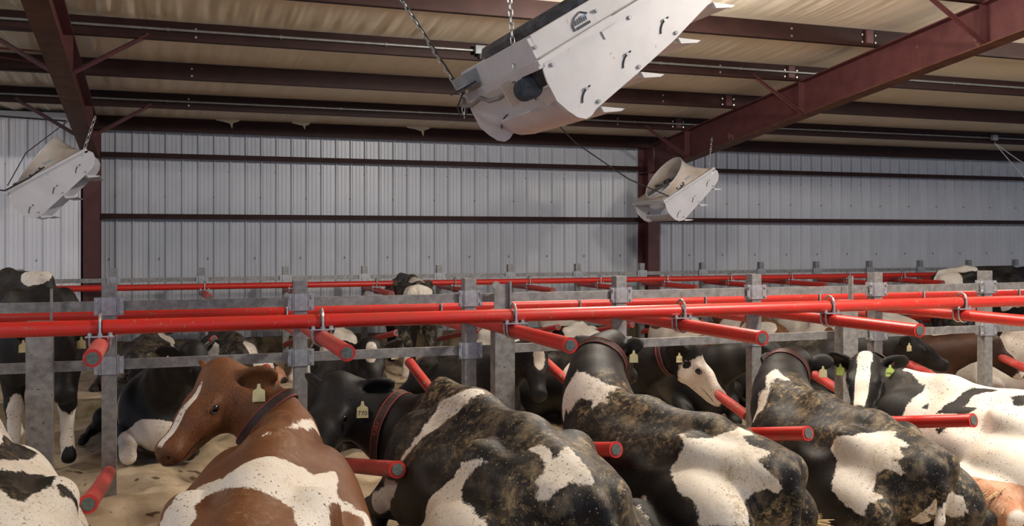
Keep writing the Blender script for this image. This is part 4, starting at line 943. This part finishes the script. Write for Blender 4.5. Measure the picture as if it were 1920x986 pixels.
cow('M', 'black cow looking right behind the white cow, grey collar box', G2, (6.35, 9.5, 0), (6.45, 8.3, 0), 'lie', (6.98, 7.75, .77), (7.36, 7.48, .50), s=1, patches=[], h=.022, zb=-.05, dirt=.2, collar=.72, tags=((-1, '', TY, (0, -1, 0), (0, 0, 0)),))
cow('N', 'dark brown cow resting its head at the right edge', G2, (7.7, 9.5, 0), (7.75, 8.4, 0), 'lie', (8.15, 7.85, .68), (8.42, 7.60, .36), s=1, mat='darkbrown', patches=[('ball', 1, (.7, -.2, .3), (.2, .2, .2))], h=.022, zb=-.08, dirt=.2, tags=((-1, '', TY, (-.5, -1, 0), (0, 0, 0)),), headp=((1, (.3, 0, 0), (.2, .03, .1)), (1, (.48, 0, -.1), .09)))
cow('O', 'black and white cow behind the brown head at the right edge', G2, (8.9, 9.6, 0), (8.8, 8.35, 0), 'lie', (9.0, 7.7, .86), (9.1, 7.38, .55), s=1, base=1, patches=rand_patches(5, 7, sg=-1), h=.025, zb=-.05, dirt=.2)
# far row along the metal wall
cow('S1', 'grey and black cow standing in a far stall, rump to the camera', G3, (3.36, 13.15, 0), (3.42, 14.5, 0), 'stand', (3.4, 15.0, .75), (3.4, 15.3, .38), patches=[('ball', 1, (-.9, .1, 1.25), (.16, .3, .12)), ('ball', 1, (-.74, .18, .25), (.12, .14, .34)), ('ball', 1, (-.74, -.18, .25), (.12, .14, .34)), ('ball', 1, (-.6, 0, 1.4), (.2, .12, .1))], h=.028, zb=-.20, dirt=1.)
cow('S2', 'black and white cow standing broadside at the far right', G3, (12.95, 13.6, 0), (14.3, 13.3, 0), 'stand', (14.9, 13.3, 1.15), (15.3, 13.2, .9), patches=[('ball', 1, (-.75, -.2, 1.15), (.24, .3, .36)), ('ball', 1, (-.4, -.1, 1.45), (.3, .2, .1)), ('ball', 1, (.3, -.3, .9), (.15, .2, .25))], h=.03, zb=-.20, dirt=.2)
far = [('Q1', 'dusty black and tan cow lying behind the leftmost post', (-.25, 12.75), (-.10, 14.0), 1, -1, 31), ('Q2', 'black and white cow lying beyond the brown cow, udder showing', (.95, 12.75), (.75, 14.0), -1, -1, 32),
       ('Q3', 'bright white backed cow lying beyond the second post', (2.15, 12.85), (2.35, 14.1), 1, 1, 33), ('Q4', 'bright white cow with black spot lying above the upright head', (5.85, 12.8), (5.75, 14.05), 1, 1, 34),
       ('Q5', 'white and brown cow lying beyond the white faced cow', (7.75, 12.8), (7.7, 14.05), 1, 1, 35), ('Q7', 'pale cow lying in a far stall beyond the third post', (4.55, 12.9), (4.60, 14.15), 1, 1, 36),
       ('Q8', 'white and tan cow lying in the far row right of the fifth post', (10.2, 12.8), (10.1, 14.05), 1, 1, 37), ('Q9', 'white cow with yellow udder lying at the far right', (11.6, 12.8), (11.4, 14.05), -1, 1, 38), ('Q6', 'brown cow lying in the far row behind the fifth post', (8.95, 12.75), (8.95, 14.0), 1, -1, 39)]
for key, l, T, W, s, b, sd in far:
    hx, hy = W[0] + .15 * ((sd % 3) - 1), W[1] + .62
    cow(key, l, G3, (*T, 0), (*W, 0), 'lie', (hx, hy, .72), (hx + .28 * ((sd % 2) * 2 - 1), hy + .3, .45), s=s, mat='redwhite' if key in ('Q5', 'Q6', 'Q8') else 'holstein', base=b, patches=rand_patches(sd, 6 if b < 0 else 5, (.14, .30), -b), h=.03, zb=-.22, dirt=.6 if b < 0 else .2, udder=key in ('Q2', 'Q9'))

# tail tufts lying on the sand
def tuft(label, o, d, n, L, seed):
    r = random.Random(seed); m = MB(); o = V(*o); d = nrm(d)
    for i in range(n):
        e = nrm(d + V(r.gauss(0, .22), r.gauss(0, .22), r.gauss(0, .10))); l = L * r.uniform(.6, 1.1); b = o + V(r.gauss(0, .012), r.gauss(0, .012), r.gauss(0, .010))
        p1 = b + e * l * .5 + V(0, 0, .02); p2 = b + e * l + V(r.gauss(0, .02), 0, -.03); p2[2] = max(p2[2], .02)
        m.tube([b, p1, p2], [.004, .006, .0015], 4, cap=False)
    return m
def attach_tuft(key, p, d, n, L, seed):
    o = COWS[key]; m = tuft('', p, d, n, L, seed); ob = m.build('tail_tuft', MAT['switch'], o, smooth=True); ob.matrix_parent_inverse = o.matrix_world.inverted()
attach_tuft('D', (3.44, 4.66, .06), (.35, -.35, .35), 130, .17, 3)
attach_tuft('F', (4.99, 4.62, .17), (-1, .02, .05), 160, .26, 4)
